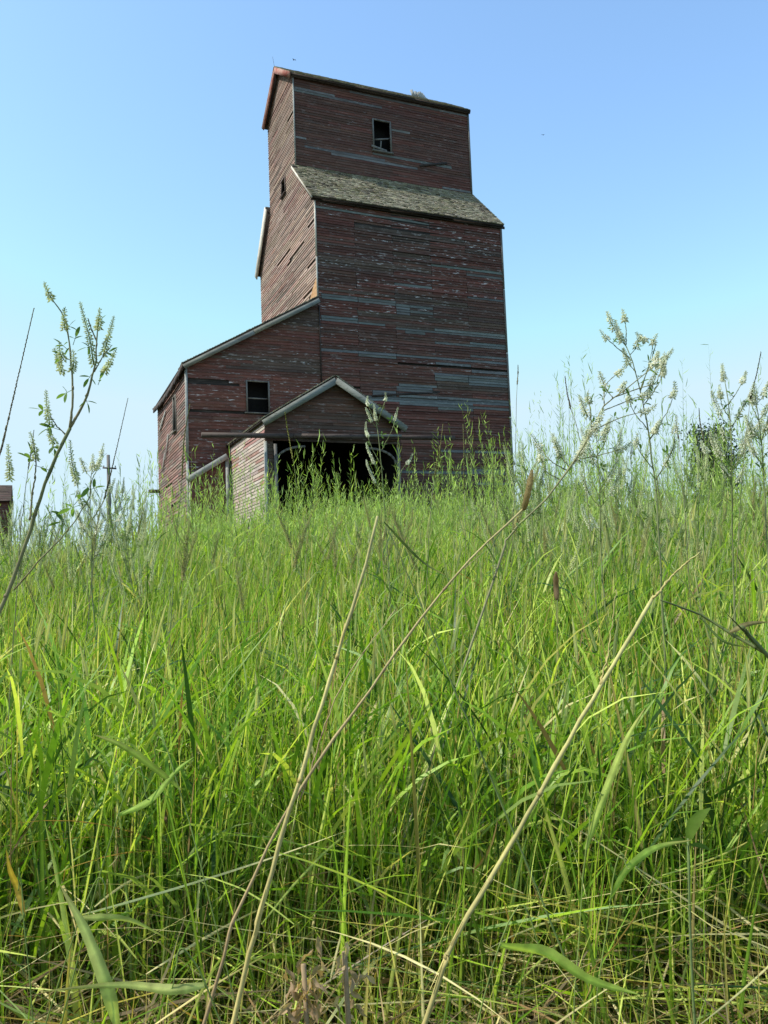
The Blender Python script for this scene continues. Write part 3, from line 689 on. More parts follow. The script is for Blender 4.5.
def layer_culms(n, s0, s1, h=(.55, .95), wmul=1.0, leaves=3, heads=.35, nseg=4):
    s, t = scatter(n, s0, s1); ok = clear_building(s, t)&(RNG.random(n) < .4+.7*clump(s, t, .8, 5)); s, t = s[ok], t[ok]; n = len(s)
    B = to_world(s, t, -.01); Lh = RNG.uniform(*h, n)*(.85+.3*clump(s, t, .6, 4)); az = azim(n, .5); th0 = RNG.uniform(0, .13, n); kap = np.abs(RNG.normal(.08, .13, n))
    c = palette(n, (4, 4, 2, 3, 1, 1.0, .5)); W = RNG.uniform(.0022, .0036, n)*wmul
    z = np.zeros(n); V, Q, C = ribbons(B, Lh, W, az, th0, kap, RNG.uniform(-1, 1, n), z, nseg, c*.8, c*1.15, 9); G.add(V, Q, C)
    V3 = V.reshape(n, nseg+1, 2, 3).mean(2)
    for k in range(leaves):
        f = np.clip(RNG.uniform(.18, .82, n), 0, .99)*nseg; i = f.astype(int); fr = (f-i)[:, None]
        p = V3[np.arange(n), i]*(1-fr)+V3[np.arange(n), i+1]*fr
        m = RNG.random(n) < .9; p = p[m]; mm = len(p); c2 = palette(mm, (5, 5, 3, 3, 3, .6, .3))
        V, Q, C = ribbons(p, RNG.uniform(.12, .36, mm), RNG.uniform(.004, .0095, mm)*wmul, azim(mm, .3), RNG.uniform(.25, .8, mm), np.abs(RNG.normal(.5, .55, mm)), RNG.uniform(-.8, .8, mm), RNG.normal(0, 1.0, mm), 4 if nseg > 3 else 3, c2*.95, c2*1.25+.01)
        G.add(V, Q, C)
    # seed heads: narrow spikes made of crossed ribbons with side spikelets
    m = RNG.random(n) < heads; p = V3[m, -1]; mm = len(p)
    if mm:
        hc = np.where(RNG.random((mm, 1)) < .6, np.array([[.52, .50, .24]]), np.array([[.38, .42, .20]]))*RNG.uniform(.8, 1.2, (mm, 1))
        Lk = RNG.uniform(.05, .11, mm)
        for rr in (0, 1.57):
            V, Q, C = ribbons(p, Lk, RNG.uniform(.005, .009, mm)*wmul, az[m], th0[m]+kap[m], z[:mm]+.1, z[:mm]+rr, z[:mm]+.6, 4, hc, hc*1.2, 2.2); G.add(V, Q, C)
# near, middle, far
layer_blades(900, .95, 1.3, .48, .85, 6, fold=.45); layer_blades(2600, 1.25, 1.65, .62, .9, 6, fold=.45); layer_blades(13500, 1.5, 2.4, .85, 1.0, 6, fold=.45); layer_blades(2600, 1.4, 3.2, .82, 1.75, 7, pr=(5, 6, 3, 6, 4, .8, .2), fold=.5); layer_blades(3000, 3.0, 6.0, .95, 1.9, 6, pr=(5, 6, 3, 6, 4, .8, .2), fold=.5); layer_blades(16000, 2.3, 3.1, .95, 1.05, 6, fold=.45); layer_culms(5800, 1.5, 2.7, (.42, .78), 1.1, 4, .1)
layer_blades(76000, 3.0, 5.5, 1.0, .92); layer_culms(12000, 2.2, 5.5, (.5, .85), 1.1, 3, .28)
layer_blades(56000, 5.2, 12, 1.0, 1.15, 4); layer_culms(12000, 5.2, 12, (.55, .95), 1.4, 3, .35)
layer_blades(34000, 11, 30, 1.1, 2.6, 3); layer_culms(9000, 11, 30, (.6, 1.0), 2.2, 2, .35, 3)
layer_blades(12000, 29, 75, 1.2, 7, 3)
# foreground stragglers right in front of the camera foot
n = 420; s, t = RNG.uniform(.85, 1.25, n), RNG.uniform(-1.0, 1.0, n); B = to_world(s, t, -.01); c = palette(n, (4, 5, 2, 4, 2, 2, 1))
V, Q, C = ribbons(B, RNG.uniform(.12, .36, n), RNG.uniform(.003, .008, n), azim(n), RNG.uniform(.1, .8, n), RNG.uniform(.2, 1.3, n), RNG.uniform(-1, 1, n), RNG.normal(0, 1, n), 6, c*.9, c*1.3); G.add(V, Q, C)
# fallen straw and thatch lying low
n = 2600; s, t = scatter(n, .95, 2.3); t = np.where(RNG.random(n) < .5, np.abs(t), t); B = to_world(s, t, 0); B[:, 2] += RNG.uniform(.04, .36, n)*sstep(s, .8, 1.8); c = palette(n, (3, 3, 1, 5, 2, 5, 2))
V, Q, C = ribbons(B, RNG.uniform(.25, .7, n), RNG.uniform(.002, .007, n), np.where(RNG.random(n) < .65, RNG.normal(WIND+math.pi*.96, .35, n), RNG.uniform(0, 6.28, n)), RNG.uniform(1.0, 1.45, n), RNG.normal(.12, .2, n), RNG.uniform(-1, 1, n), RNG.normal(0, .6, n), 5, c, c*1.15); G.add(V, Q, C)
n = 1500; s, t = scatter(n, .92, 1.75); B = to_world(s, t, 0); B[:, 2] += RNG.uniform(.05, .42, n)*sstep(s, .85, 1.5); c = palette(n, (1, 2, 0, 4, 1, 8, 4))
V, Q, C = ribbons(B, RNG.uniform(.12, .5, n), RNG.uniform(.0012, .005, n), RNG.uniform(0, 6.28, n), RNG.uniform(.9, 1.6, n), RNG.normal(.25, .4, n), RNG.uniform(-1, 1, n), RNG.normal(0, 1.5, n), 6, c, c*.9, fold=.4); G.add(V, Q, C)
n = 7500; s, t = scatter(n, 1.15, 2.3); B = to_world(s, t, 0); B[:, 2] += RNG.random(n)*.17; c = palette(n, (1, 1, 0, 3, 1, 10, 5))*RNG.uniform(.5, 1.1, (n, 1))
V, Q, C = ribbons(B, RNG.uniform(.05, .26, n), RNG.uniform(.001, .0055, n), RNG.uniform(0, 6.28, n), RNG.uniform(.8, 1.7, n), RNG.normal(.2, .6, n), RNG.uniform(-1.5, 1.5, n), RNG.normal(0, 2.5, n), 5, c, c*.9, fold=.5); G.add(V, Q, C)
n = 34000; s, t = scatter(n, .8, 4.0); B = to_world(s, t, 0); B[:, 2] += RNG.random(n)**1.6*.24; c = np.array([.50, .38, .20])*RNG.uniform(.25, 1.1, (n, 1))*np.array([1, 1, 1])
V, Q, C = ribbons(B, RNG.uniform(.08, .4, n), RNG.uniform(.0015, .006, n), RNG.uniform(0, 6.28, n), RNG.uniform(1.0, 1.6, n), RNG.normal(.1, .25, n), RNG.uniform(-1, 1, n), RNG.normal(0, 1, n), 3, c, c*.9); G.add(V, Q, C)
o = G.build('grass', M_GRASS); props(o, 'tall green meadow grass mixed with dry straw covering the slope', 'grass', kind='stuff')

# ---- leafy pale weeds that thicken the meadow top (stuff)
Wd = Acc()
def weeds(n, s0, s1, h, t0=None, t1=None, size=1.0, nl=34):
    s, t = scatter(n, s0, s1)
    if t0 is not None: t = RNG.uniform(t0, t1, n)*s
    ok = clear_building(s, t); s, t = s[ok], t[ok]; n = len(s)
    B = to_world(s, t, 0); H = RNG.uniform(*h, n); az = azim(n, .3); th0 = RNG.uniform(0, .2, n); kap = RNG.normal(.05, .12, n); z = np.zeros(n)
    c = np.array([.24, .30, .14])*RNG.uniform(.8, 1.2, (n, 1))
    ns = 5; V, Q, C = ribbons(B, H, z+.004*size, az, th0, kap, z, z, ns, c, c, 8); Wd.add(V, Q, C)
    V3 = V.reshape(n, ns+1, 2, 3).mean(2)
    for k in range(nl):
        f = (.30+.70*((k+RNG.random(n))/nl))*ns; f = np.clip(f, 0, ns-.01); i = f.astype(int); fr = (f-i)[:, None]
        p = V3[np.arange(n), i]*(1-fr)+V3[np.arange(n), i+1]*fr; top = f/ns
        cc = np.array([.38, .52, .13])*RNG.uniform(.45, 1.25, (n, 1))+np.where(RNG.random((n, 1)) < .22, np.array([[.16, .15, .11]]), 0)
        br = RNG.random(n) < .4
        V, Q, C = ribbons(p, np.where(br, RNG.uniform(.06, .17, n)*(1.3-top*.7), RNG.uniform(.025, .06, n))*(.7+.3*size), RNG.uniform(.005, .011, n)*size, RNG.uniform(0, 6.28, n), np.where(br, RNG.uniform(.25, .7, n), RNG.uniform(.5, 1.2, n)), RNG.normal(-.2, .3, n), RNG.uniform(-1, 1, n), z, 2, cc, cc*1.15, 2.5); Wd.add(V, Q, C)
weeds(700, 4.5, 9, (.7, .98)); weeds(900, 8, 15, (.85, 1.2), size=1.4); weeds(700, 9, 16, (.95, 1.3), -.26, .10, 1.4)
weeds(420, 5.5, 12, (1.0, 1.45), -.30, .16, .9, 34); weeds(330, 4.5, 9, (1.15, 1.85), .13, .52, .65, 44); weeds(120, 3.2, 5.5, (.95, 1.45), .14, .52, .5, 40); weeds(160, 5, 9, (1.15, 1.55), -.22, .12, .7, 40); weeds(500, 15, 26, (1.0, 1.4), size=2.2, nl=24); weeds(260, 3, 6, (.5, .75), size=.8)
weeds(330, 4.5, 11, (1.0, 1.5), .12, .5, 1.0, 24); weeds(260, 4.5, 11, (1.05, 1.6), -.47, -.2, .9, 20)
o = Wd.build('weeds', M_LEAFM); props(o, 'pale green leafy weeds massed along the top of the meadow', 'weeds', kind='stuff')

# ================================================================== INDIVIDUAL PLANTS
def curve(pts, n=12):
    """Catmull-Rom through the points"""
    P = np.asarray(pts, float); P = np.vstack([2*P[0]-P[1], P, 2*P[-1]-P[-2]]); out = []
    m = len(P)-3
    for i in range(m):
        for t in np.linspace(0, 1, max(2, n//m+1), endpoint=(i == m-1)):
            p0, p1, p2, p3 = P[i:i+4]; out.append(.5*((2*p1)+(-p0+p2)*t+(2*p0-5*p1+4*p2-p3)*t*t+(-p0+3*p1-3*p2+p3)*t**3))
    return np.array(out)
def along(C, t):
    f = t*(len(C)-1); i = min(int(f), len(C)-2); return C[i]+(C[i+1]-C[i])*(f-i), C[i+1]-C[i]
def unit(v): return v/(np.linalg.norm(v)+1e-9)
def leaflet(mb, p, d, size, r, col, fold=.25, wide=.36):
    d = unit(d); s = np.cross(d, np.array([r.gauss(0, .35), r.gauss(0, .35), 1.0])); s = unit(s); u = np.cross(s, d)
    prof = [(0, .03), (.25, .75), (.55, 1), (.82, .7), (1, .05)]; V = []
    for t, w in prof:
        c = p+d*size*t-u*size*.12*t*t
        V += [c-s*size*wide*.5*w+u*fold*size*wide*w*.5, c, c+s*size*wide*.5*w+u*fold*size*wide*w*.5]
    Q = []
    for i in range(4): a = i*3; Q += [(a, a+1, a+4, a+3), (a+1, a+2, a+5, a+4)]
    mb.add(V, Q, col=col)
def trefoil(mb, p, d, size, r, col=None):
    c = np.array(col if col is not None else (.10, .20, .045))*r.uniform(.8, 1.3)
    d = unit(d); tip = p+d*size*.7
    mb.tube([p, tip], [.0006, .0005], 3, col=c)
    side = unit(np.cross(d, np.array([r.gauss(0, 1), r.gauss(0, 1), r.gauss(0, 1)])))
    leaflet(mb, tip, d, size, r, c); leaflet(mb, tip-d*size*.15, d*.4+side, size*.9, r, c); leaflet(mb, tip-d*size*.15, d*.4-side, size*.9, r, c)
def raceme(mb, C, r, fs=.004, col=(.80, .82, .58), density=1.0, lo=0.0):
    """many small hanging florets round an axis"""
    Ln = np.linalg.norm(np.diff(C, axis=0), axis=1).sum(); n = max(10, int(Ln/fs*5.0*density))
    mb.tube(C, np.linspace(fs*.3, fs*.15, len(C)), 4, col=(.36, .42, .2))
    for i in range(n):
        t = lo+(1-lo)*i/n; p, d = along(C, t); d = unit(d); a = i*2.4+r.uniform(-.4, .4)
        x = unit(np.cross(d, (.3, .5, .8))); y = np.cross(d, x); o = x*math.cos(a)+y*math.sin(a)
        k = fs*(1.2-.7*t)*r.uniform(.8, 1.2); q = p+o*k*.9; e = unit(o*.9-np.array([0, 0, .5])*(1-t)+d*.5*t); s = np.cross(e, d); 
        c = np.minimum(np.array(col)*r.uniform(.88, 1.12)*(1-.2*t)+np.array([.0, .04, 0])*t, .96)
        V = [q-e*k*.4, q+s*k*.45, q+e*k*1.1, q-s*k*.45, q+d*k*.45, q-d*k*.4]
        mb.add(V, T=[(0, 1, 4), (1, 2, 4), (2, 3, 4), (3, 0, 4), (1, 0, 5), (2, 1, 5), (3, 2, 5), (0, 3, 5)], col=c)
def panicle(mb, C, r, fs=.004, col=(.34, .33, .15)):
    raceme(mb, C, r, fs, col, .8)
def ear(mb, C, r, rad=.004, col=(.33, .32, .15)):
    """tight cylindrical timothy-like ear, bristly"""
    n = len(C); prof = [rad*min(1, .5+3*i/(n-1))*min(1, .35+3*(1-i/(n-1))) for i in range(n)]
    mb.tube(C, prof, 8, col=col)
    Ln = np.linalg.norm(np.diff(C, axis=0), axis=1).sum(); m = int(Ln/rad*14)
    for i in range(m):
        t = i/m; p, d = along(C, t); d = unit(d); a = i*2.4; x = unit(np.cross(d, (.3, .5, .8))); y = np.cross(d, x); o = x*math.cos(a)+y*math.sin(a)
        R = rad*min(1, .5+3*t)*min(1, .35+3*(1-t)); q = p+o*R*.8; k = rad*.55; s = np.cross(o, d)
        mb.add([q-s*k*.35, q+s*k*.35, q+o*k*.9+d*k*.8], T=[(0, 1, 2)], col=np.array(col)*r.uniform(.65, 1.25))

def spikelets(mb, C, r, rad, col):
    mb.tube(C, rad*.28, 5, col=np.array(col)*.8)
    Ln = np.linalg.norm(np.diff(C, axis=0), axis=1).sum(); m = max(10, int(Ln/(rad*1.1)))
    for i in range(m):
        t = i/m; p, d = along(C, t); d = unit(d); a = i*math.pi+r.uniform(-.7, .7); x = unit(np.cross(d, (.3, .5, .8))); y = np.cross(d, x); o = x*math.cos(a)+y*math.sin(a)
        k = rad*3.2*(1.1-.6*t)*r.uniform(.8, 1.2); e = unit(d+o*.2); s_ = np.cross(e, d); s_ = unit(s_)*k*.17; u_ = unit(np.cross(e, s_))*k*.14; m0 = p+e*k*.5
        mb.add([p, m0+s_, m0+u_, m0-s_, m0-u_, p+e*k], T=[(0, 1, 2), (0, 2, 3), (0, 3, 4), (0, 4, 1), (5, 2, 1), (5, 3, 2), (5, 4, 3), (5, 1, 4)], col=np.array(col)*r.uniform(.75, 1.25))

def plant_from_pixels(name, label, cat, d, stems, leaves=(), spikes=(), ears=(), blades=(), stemcol=(.22, .20, .10), seed=1, base=None, fs=.0042, dd=0.0, flcol=(.80, .82, .58), group=None, tipcol=None):
    """stems: list of ([(px,py)...], r0, r1). Every point lies at forward distance d (+dd per point) so the plant stands where it grows."""
    r = random.Random(seed); P = lambda p, k=0: at(p[0], p[1], d+k)
    b = P(base if base else stems[0][0][0]); z = gz(b[0], b[1]); root = empty(name, (b[0], b[1], z)); off = np.array([b[0], b[1], z])
    def w(pts):
        out = []
        k0 = r.uniform(-.03, .03)*d*.5
        for i, p in enumerate(pts): out.append(P(p, dd*i+(k0*math.sin(i*1.7) if i else 0))-off)
        return out
    m = MB(); main = None
    for i, (pts, r0, r1) in enumerate(stems):
        q = w(pts)
        if i == 0 and q[0][2] > .02:      # run the stem down to the soil
            dv = unit(q[0]-q[1]); dv[2] = min(dv[2], -.45) if name != 'grass_blade' else -3.0; dv = unit(dv); q = [q[0]+dv*(q[0][2]+.02)/-dv[2]]+q
        Cc = curve(q, 22); nc = len(Cc); tq = np.linspace(0, 1, nc)[:, None]; cc = (np.asarray(stemcol)*(1-tq)+np.asarray(tipcol or stemcol)*tq)*np.array([[r.uniform(.74, 1.15)] for _ in range(nc)])
        m.tube(Cc+np.array([[r.gauss(0, .0006), r.gauss(0, .0006), 0] for _ in range(nc)]), np.linspace(r0, r1, nc)*np.array([r.uniform(.86, 1.1) for _ in range(nc)]), 7, col=np.repeat(cc, 7, 0))
        if d < 1 and r0 > .002:      # peeling sheath strips and fibres
            for _ in range(7):
                p, dr = along(Cc, r.uniform(.1, .9)); dr = unit(dr); o = unit(np.array([r.gauss(0, 1), r.gauss(0, 1), r.gauss(0, 1)])); q1 = p+o*r0*.8; q2 = q1+dr*r.uniform(.02, .05)+o*r.uniform(.001, .006); sd = np.cross(dr, o)*.0012
                m.add([q1-sd, q1+sd, q2+sd*.3, q2-sd*.3], [(0, 1, 2, 3)], col=np.array(stemcol)*r.uniform(.5, 1.2))
        for j in range(2, len(Cc)-2, 5): m.tube([Cc[j]-unit(Cc[j+1]-Cc[j])*.003, Cc[j], Cc[j]+unit(Cc[j+1]-Cc[j])*.003], np.array([1, 1.14, 1])*(r0+(r1-r0)*j/len(Cc)), 7, col=np.array(stemcol)*.75)
    m.build('stem', M_STEM, root, True)
    if len(leaves) or len(blades):
        m = MB()
        for (px, py, dx, dy, sz) in leaves:
            q = P((px, py))-off; e = P((px+dx, py+dy), r.uniform(-.01, .01))-off; trefoil(m, q, e-q, sz*1.7, r, (.15, .25, .07))
        for (pts, wd, c) in blades:
            q = np.array(curve(w(pts), 18)); nn = len(q); V = []; cl = []; s0 = unit(np.cross(q[-1]-q[0], FW))
            for i in range(nn):
                t = i/(nn-1); ww = wd*.5*min(1, .45+2.5*t)*(1-t**3)*r.uniform(.9, 1.05)+.0003; sd = unit(s0+FW*.6*math.sin(t*2+seed)); nv = np.cross(sd, unit(q[-1]-q[0])); ff = .35+.25*math.sin(t*9+seed)
                V += [q[i]-sd*ww+nv*ww*ff, q[i]-sd*ww*.5+nv*ww*ff*.35, q[i], q[i]+sd*ww*.5+nv*ww*ff*.35, q[i]+sd*ww+nv*ww*ff]
                kk = r.uniform(.8, 1.15); tip = max(0, t-.75)*3*(seed % 3 > 0)
                cl += [np.array(c)*kk*f_*(1-tip)+np.array([.45, .34, .14])*tip for f_ in (.8, .95, 1.35, 1.05, .9)]
            m.add(V, [(5*i+j, 5*i+j+1, 5*i+j+6, 5*i+j+5) for i in range(nn-1) for j in range(4)], col=np.clip(cl, .01, .9))
        m.build('foliage', M_LEAFM, root, True)
    for pts in spikes:
        m = MB(); raceme(m, curve(w(pts), 8), r, fs, flcol); m.build('flower_spike', M_FLOW, root)
    for (pts, rad, c) in ears:
        m = MB(); (spikelets if name == 'tall_grass_stalk' and rad < .005 else ear)(m, curve(w(pts), 12), r, rad, c); m.build('seed_head', M_FLOW, root, rad >= .005)
    return props(root, label, cat, group)

# H1: leaning sweet clover at the left
plant_from_pixels('sweet_clover', 'tall sweet clover with a thick tan stem leaning right at the left edge', 'wildflower', 1.35,
    [([(-60, 760), (-20, 660), (6, 596), (30, 530), (50, 470), (70, 428)], .0046, .0026), ([(70, 428), (73, 395), (70, 350), (64, 318), (47, 292)], .0022, .0008),
     ([(70, 428), (85, 400), (94, 370), (97, 340), (98, 318)], .0024, .0008), ([(94, 372), (104, 355), (112, 345)], .0012, .0006), ([(30, 520), (33, 490), (36, 465), (33, 440)], .0018, .0007),
     ([(14, 590), (40, 560), (68, 530), (88, 500), (92, 480)], .0014, .0008), ([(66, 435), (56, 425), (50, 415)], .0012, .0006), ([(96, 340), (90, 325), (88, 318)], .0012, .0006)],
    leaves=[(72, 390, -12, 6, .012), (70, 360, -14, -8, .013), (73, 345, 6, -18, .012), (68, 350, -16, -14, .011), (93, 372, -8, 12, .011), (85, 395, 4, 14, .011), (95, 345, -14, 4, .011), (98, 385, 6, -16, .010), (56, 424, -14, 8, .012), (50, 412, -16, -4, .012), (52, 440, 4, 16, .012),
            (36, 462, -14, -8, .012), (34, 465, 12, 4, .012), (33, 460, -4, -18, .011), (74, 505, 14, -16, .013), (80, 505, -16, 6, .013), (70, 520, -18, 4, .014), (88, 490, 14, -4, .011), (66, 330, 10, -12, .009), (97, 325, 8, -10, .008), (103, 356, 12, -8, .01), (46, 505, 6, 12, .014), (60, 430, -18, -6, .012)],
    spikes=[[(52, 300), (48, 292), (44, 282)], [(65, 330), (64, 318), (65, 308)], [(94, 365), (90, 340), (84, 318), (80, 302)], [(98, 330), (99, 318), (100, 308)], [(103, 356), (109, 335), (114, 316)], [(104, 372), (110, 362), (116, 350)],
            [(62, 372), (58, 360), (54, 348)], [(72, 372), (74, 360), (73, 350)], [(50, 425), (47, 408), (46, 390)], [(36, 460), (34, 446), (30, 432)], [(10, 480), (9, 462), (8, 444)], [(76, 480), (72, 462), (70, 440)], [(64, 360), (60, 352), (60, 342)], [(55, 444), (50, 436), (48, 428)]],
    stemcol=(.30, .25, .13), tipcol=(.20, .22, .10), seed=3, fs=.0040)
# thin grass spikes, left
def spike_grass(label, d, pts, head, rad=.003, col=(.34, .31, .2), seed=1, stemcol=(.24, .24, .13), blades=(), r0=.0012):
    plant_from_pixels('tall_grass_stalk', label, 'grass stalk', d, [(pts+[head[0]], r0, .0007)], ears=[(head, rad, col)], stemcol=stemcol, seed=seed, blades=blades)
spike_grass('slender dark seed spike leaning right against the sky, leftmost of the stalks', 1.5, [(-40, 640), (-15, 520)], [(0, 455), (14, 395), (34, 308)], .0028, seed=2)
spike_grass('thin seed stalk bending right between the sweet clover and the pole', 1.9, [(92, 580), (98, 520)], [(104, 500), (114, 460), (128, 398)], .0026, (.26, .25, .15), 4)
spike_grass('fine upright seed stalk behind the leaning sweet clover', 1.8, [(16, 600), (20, 540), (24, 500)], [(28, 470), (31, 452), (34, 430)], .0026, (.24, .24, .13), 5)
spike_grass('green seed stalk standing before the annex corner', 2.2, [(172, 600), (176, 540), (180, 500)], [(182, 480), (184, 440), (190, 404)], .0036, (.32, .32, .15), 6, (.2, .24, .1))
spike_grass('yellow seed spike rising in front of the drive shed doorway', 2.4, [(302, 590), (300, 540), (296, 480)], [(293, 460), (288, 432), (285, 412)], .0036, (.38, .38, .12), 7, (.22, .26, .08))
# H4/H5/H6: dry stalks
STR = (.68, .54, .20)
plant_from_pixels('dry_stalk', 'long straight straw coloured dead stalk in the middle of the meadow', 'dry stalk', .86, [([(236, 1012), (262, 905), (300, 780), (330, 680), (358, 590), (378, 516)], .0030, .0016)], stemcol=STR, seed=11, tipcol=(.60, .54, .24))
plant_from_pixels('dry_stalk', 'thin reddish brown dead stalk crossing behind the straight straw stalk', 'dry stalk', .92, [([(208, 1010), (240, 905), (300, 790), (370, 690), (420, 620), (470, 560), (524, 508)], .0022, .0011), ([(300, 800), (340, 690), (395, 610)], .0009, .0005)],
    ears=[([(524, 510), (528, 492), (532, 470)], .0035, (.42, .34, .16))], stemcol=(.46, .31, .17), tipcol=(.52, .44, .2), seed=12)
plant_from_pixels('dry_stalk', 'thick pale dead stalk slanting up to the right with a broken tip', 'dry stalk', .82, [([(424, 1022), (450, 950), (490, 880), (528, 815), (580, 720), (622, 650), (654, 596)], .0029, .0020), ([(654, 598), (676, 572), (700, 552)], .0013, .0006), ([(600, 686), (610, 640), (616, 590)], .0009, .0005)],
    stemcol=(.58, .48, .18), tipcol=(.54, .50, .2), seed=13)
plant_from_pixels('dry_stalk', 'dark leafy stalk drooping in from the right edge', 'grass stalk', .95, [([(800, 690), (768, 656), (735, 636), (700, 615), (660, 600)], .0030, .0010)], blades=[([(730, 632), (748, 624), (768, 622)], .006, (.24, .2, .09)), ([(700, 616), (722, 640), (750, 648)], .0035, (.16, .22, .06))], stemcol=(.16, .2, .07), seed=14)
plant_from_pixels('tall_grass_stalk', 'timothy stalk with a plump brown seed head low in the meadow', 'grass stalk', 2.0, [([(560, 780), (558, 690), (557, 600)], .0014, .001)], ears=[([(557, 600), (556, 586), (556, 572)], .0065, (.36, .26, .15))], stemcol=(.2, .22, .1), seed=15)
plant_from_pixels('tall_grass_stalk', 'dark green stalk arching left of the thick pale stalk', 'grass stalk', 1.35, [([(500, 800), (455, 690), (415, 590), (384, 522)], .0018, .0009)], stemcol=(.2, .27, .09), seed=16, blades=[([(384, 522), (420, 560), (445, 575)], .004, (.12, .16, .06))])
plant_from_pixels('sweet_clover', 'yellow green branching stem right of the thick pale stalk', 'wildflower', 1.7, [([(752, 840), (738, 720), (718, 660), (704, 620), (694, 570)], .0030, .0014), ([(718, 660), (740, 600), (768, 560)], .0012, .0007), ([(704, 620), (690, 590), (670, 570)], .0012, .0007)],
    leaves=[(694, 570, 6, -12, .012), (720, 575, 12, -8, .012), (704, 600, -12, -6, .01)], spikes=[[(700, 560), (698, 545), (697, 530)]], stemcol=(.30, .33, .12), seed=17, flcol=(.6, .58, .3), fs=.003)
# H9: big airy sweet clover on the right, against the sky
def autoclover(name, label, d, trunk, branches, seed, r0=.0028, fs=.0048, group=None, extra=9, stemcol=(.22, .25, .11)):
    r = random.Random(seed); leaves = []; spikes = []; stems = [(trunk, r0, r0*.35)]
    TC = curve([(*p, 0) for p in trunk], 30)[:, :2]
    for br in branches:
        stems.append((br, r0*.45, .0006)); 
        (ax, ay), (bx, by) = br[-2], br[-1]; spikes.append([(ax*.35+bx*.65, ay*.35+by*.65), (bx, by), (bx+(bx-ax)*.22+r.uniform(-3, 3), by+(by-ay)*.25-4)])
        for k in range(2):
            t = r.uniform(.15, .8); i = min(int(t*(len(br)-1)), len(br)-2); f = t*(len(br)-1)-i
            x = br[i][0]*(1-f)+br[i+1][0]*f; y = br[i][1]*(1-f)+br[i+1][1]*f
            leaves.append((x, y, r.uniform(-12, 12), r.uniform(-14, 4), r.uniform(.005, .010)))
    for k in range(extra):
        t = r.uniform(.35, .98); p = TC[int(t*(len(TC)-1))]; s = r.choice((-1, 1)); w = r.uniform(10, 26)*(1.25-t*.6)
        br = [(p[0], p[1]), (p[0]+s*w*.45, p[1]-w*.55), (p[0]+s*w*.8, p[1]-w*1.35)]; stems.append((br, r0*.3, .0005)); spikes.append([br[1], br[2], (br[2][0]+s*2, br[2][1]-w*.4)])
        leaves.append((br[1][0], br[1][1], s*10, -4, .007))
    for k in range(10):
        t = r.uniform(.02, .9); p = TC[int(t*(len(TC)-1))]; leaves.append((p[0], p[1], r.choice((-1, 1))*r.uniform(6, 14), r.uniform(-12, 4), r.uniform(.007, .012)))
    spikes.append([trunk[-1], (trunk[-1][0]+(trunk[-1][0]-trunk[-2][0])*.3, trunk[-1][1]-8), (trunk[-1][0]+(trunk[-1][0]-trunk[-2][0])*.5, trunk[-1][1]-16)])
    return plant_from_pixels(name, label, 'wildflower', d, stems, leaves, spikes, stemcol=stemcol, seed=seed, fs=fs, group=group, flcol=(.95, .95, .84))
autoclover('sweet_clover', 'tallest white sweet clover, its airy top highest against the right sky', 1.9, [(664, 640), (660, 560), (656, 490), (648, 430), (640, 390), (630, 355), (620, 336)],
    [[(630, 358), (615, 346), (604, 336)], [(626, 345), (626, 328), (624, 316)], [(640, 390), (648, 368), (652, 350), (654, 340)], [(644, 405), (658, 385), (664, 370)], [(650, 440), (668, 410), (675, 390)], [(648, 430), (634, 412), (628, 396)], [(656, 480), (672, 450), (676, 425)], [(654, 470), (640, 452), (636, 440)], [(640, 392), (655, 345), (641, 338)]], 21)
autoclover('sweet_clover', 'sweet clover arching up to the right beside the brown timothy head', 1.7, [(490, 590), (508, 538), (545, 500), (575, 460), (592, 430), (604, 406), (622, 392), (656, 365)],
    [[(604, 406), (606, 385), (622, 370)], [(612, 398), (640, 388), (656, 382), (664, 362)], [(600, 412), (630, 400), (645, 395)], [(592, 430), (590, 408), (588, 398)], [(566, 470), (550, 460), (536, 442)], [(590, 432), (620, 418), (650, 410)], [(575, 460), (600, 455), (625, 448)], [(560, 480), (545, 470), (540, 455)]], 22, stemcol=(.30, .29, .15))
autoclover('sweet_clover', 'upright sweet clover beside the skyline tree at the right', 2.1, [(736, 640), (733, 560), (732, 490), (731, 440), (728, 400), (724, 380)],
    [[(731, 430), (740, 412), (748, 400)], [(730, 420), (722, 405), (720, 392)], [(732, 470), (748, 446), (762, 420)], [(732, 480), (714, 460), (704, 448)], [(728, 405), (738, 390), (744, 378)]], 23)
autoclover('sweet_clover', 'pale sweet clover top standing before the drive shed gable', 2.6, [(392, 640), (388, 560), (384, 500), (380, 450), (376, 420)],
    [[(384, 470), (372, 448), (366, 430)], [(382, 450), (392, 430), (396, 415)], [(378, 425), (370, 410), (367, 402)], [(378, 422), (384, 405), (386, 398)], [(386, 500), (402, 470), (410, 460)]], 24, fs=.0034, extra=3)
autoclover('sweet_clover', 'thin sweet clover at the right edge of the meadow', 2.0, [(772, 640), (768, 560), (764, 480), (760, 430), (756, 400)],
    [[(764, 470), (754, 450), (750, 430)], [(762, 440), (768, 420), (772, 405)], [(758, 420), (752, 405), (752, 390)]], 25)
autoclover('sweet_clover', 'bushy sweet clover just left of the tallest one', 2.3, [(608, 640), (602, 570), (600, 500), (598, 460), (596, 436)],
    [[(600, 500), (588, 470), (582, 448)], [(600, 490), (614, 466), (620, 440)], [(598, 460), (590, 445), (588, 430)], [(598, 455), (606, 440), (608, 425)]], 26)
autoclover('sweet_clover', 'sweet clover between the pole and the annex', 2.3, [(96, 640), (92, 590), (92, 545), (90, 500), (92, 470)],
    [[(92, 520), (104, 500), (112, 486)], [(91, 510), (80, 494), (76, 480)], [(92, 480), (100, 462), (102, 450)], [(92, 560), (110, 535), (122, 515)]], 27)
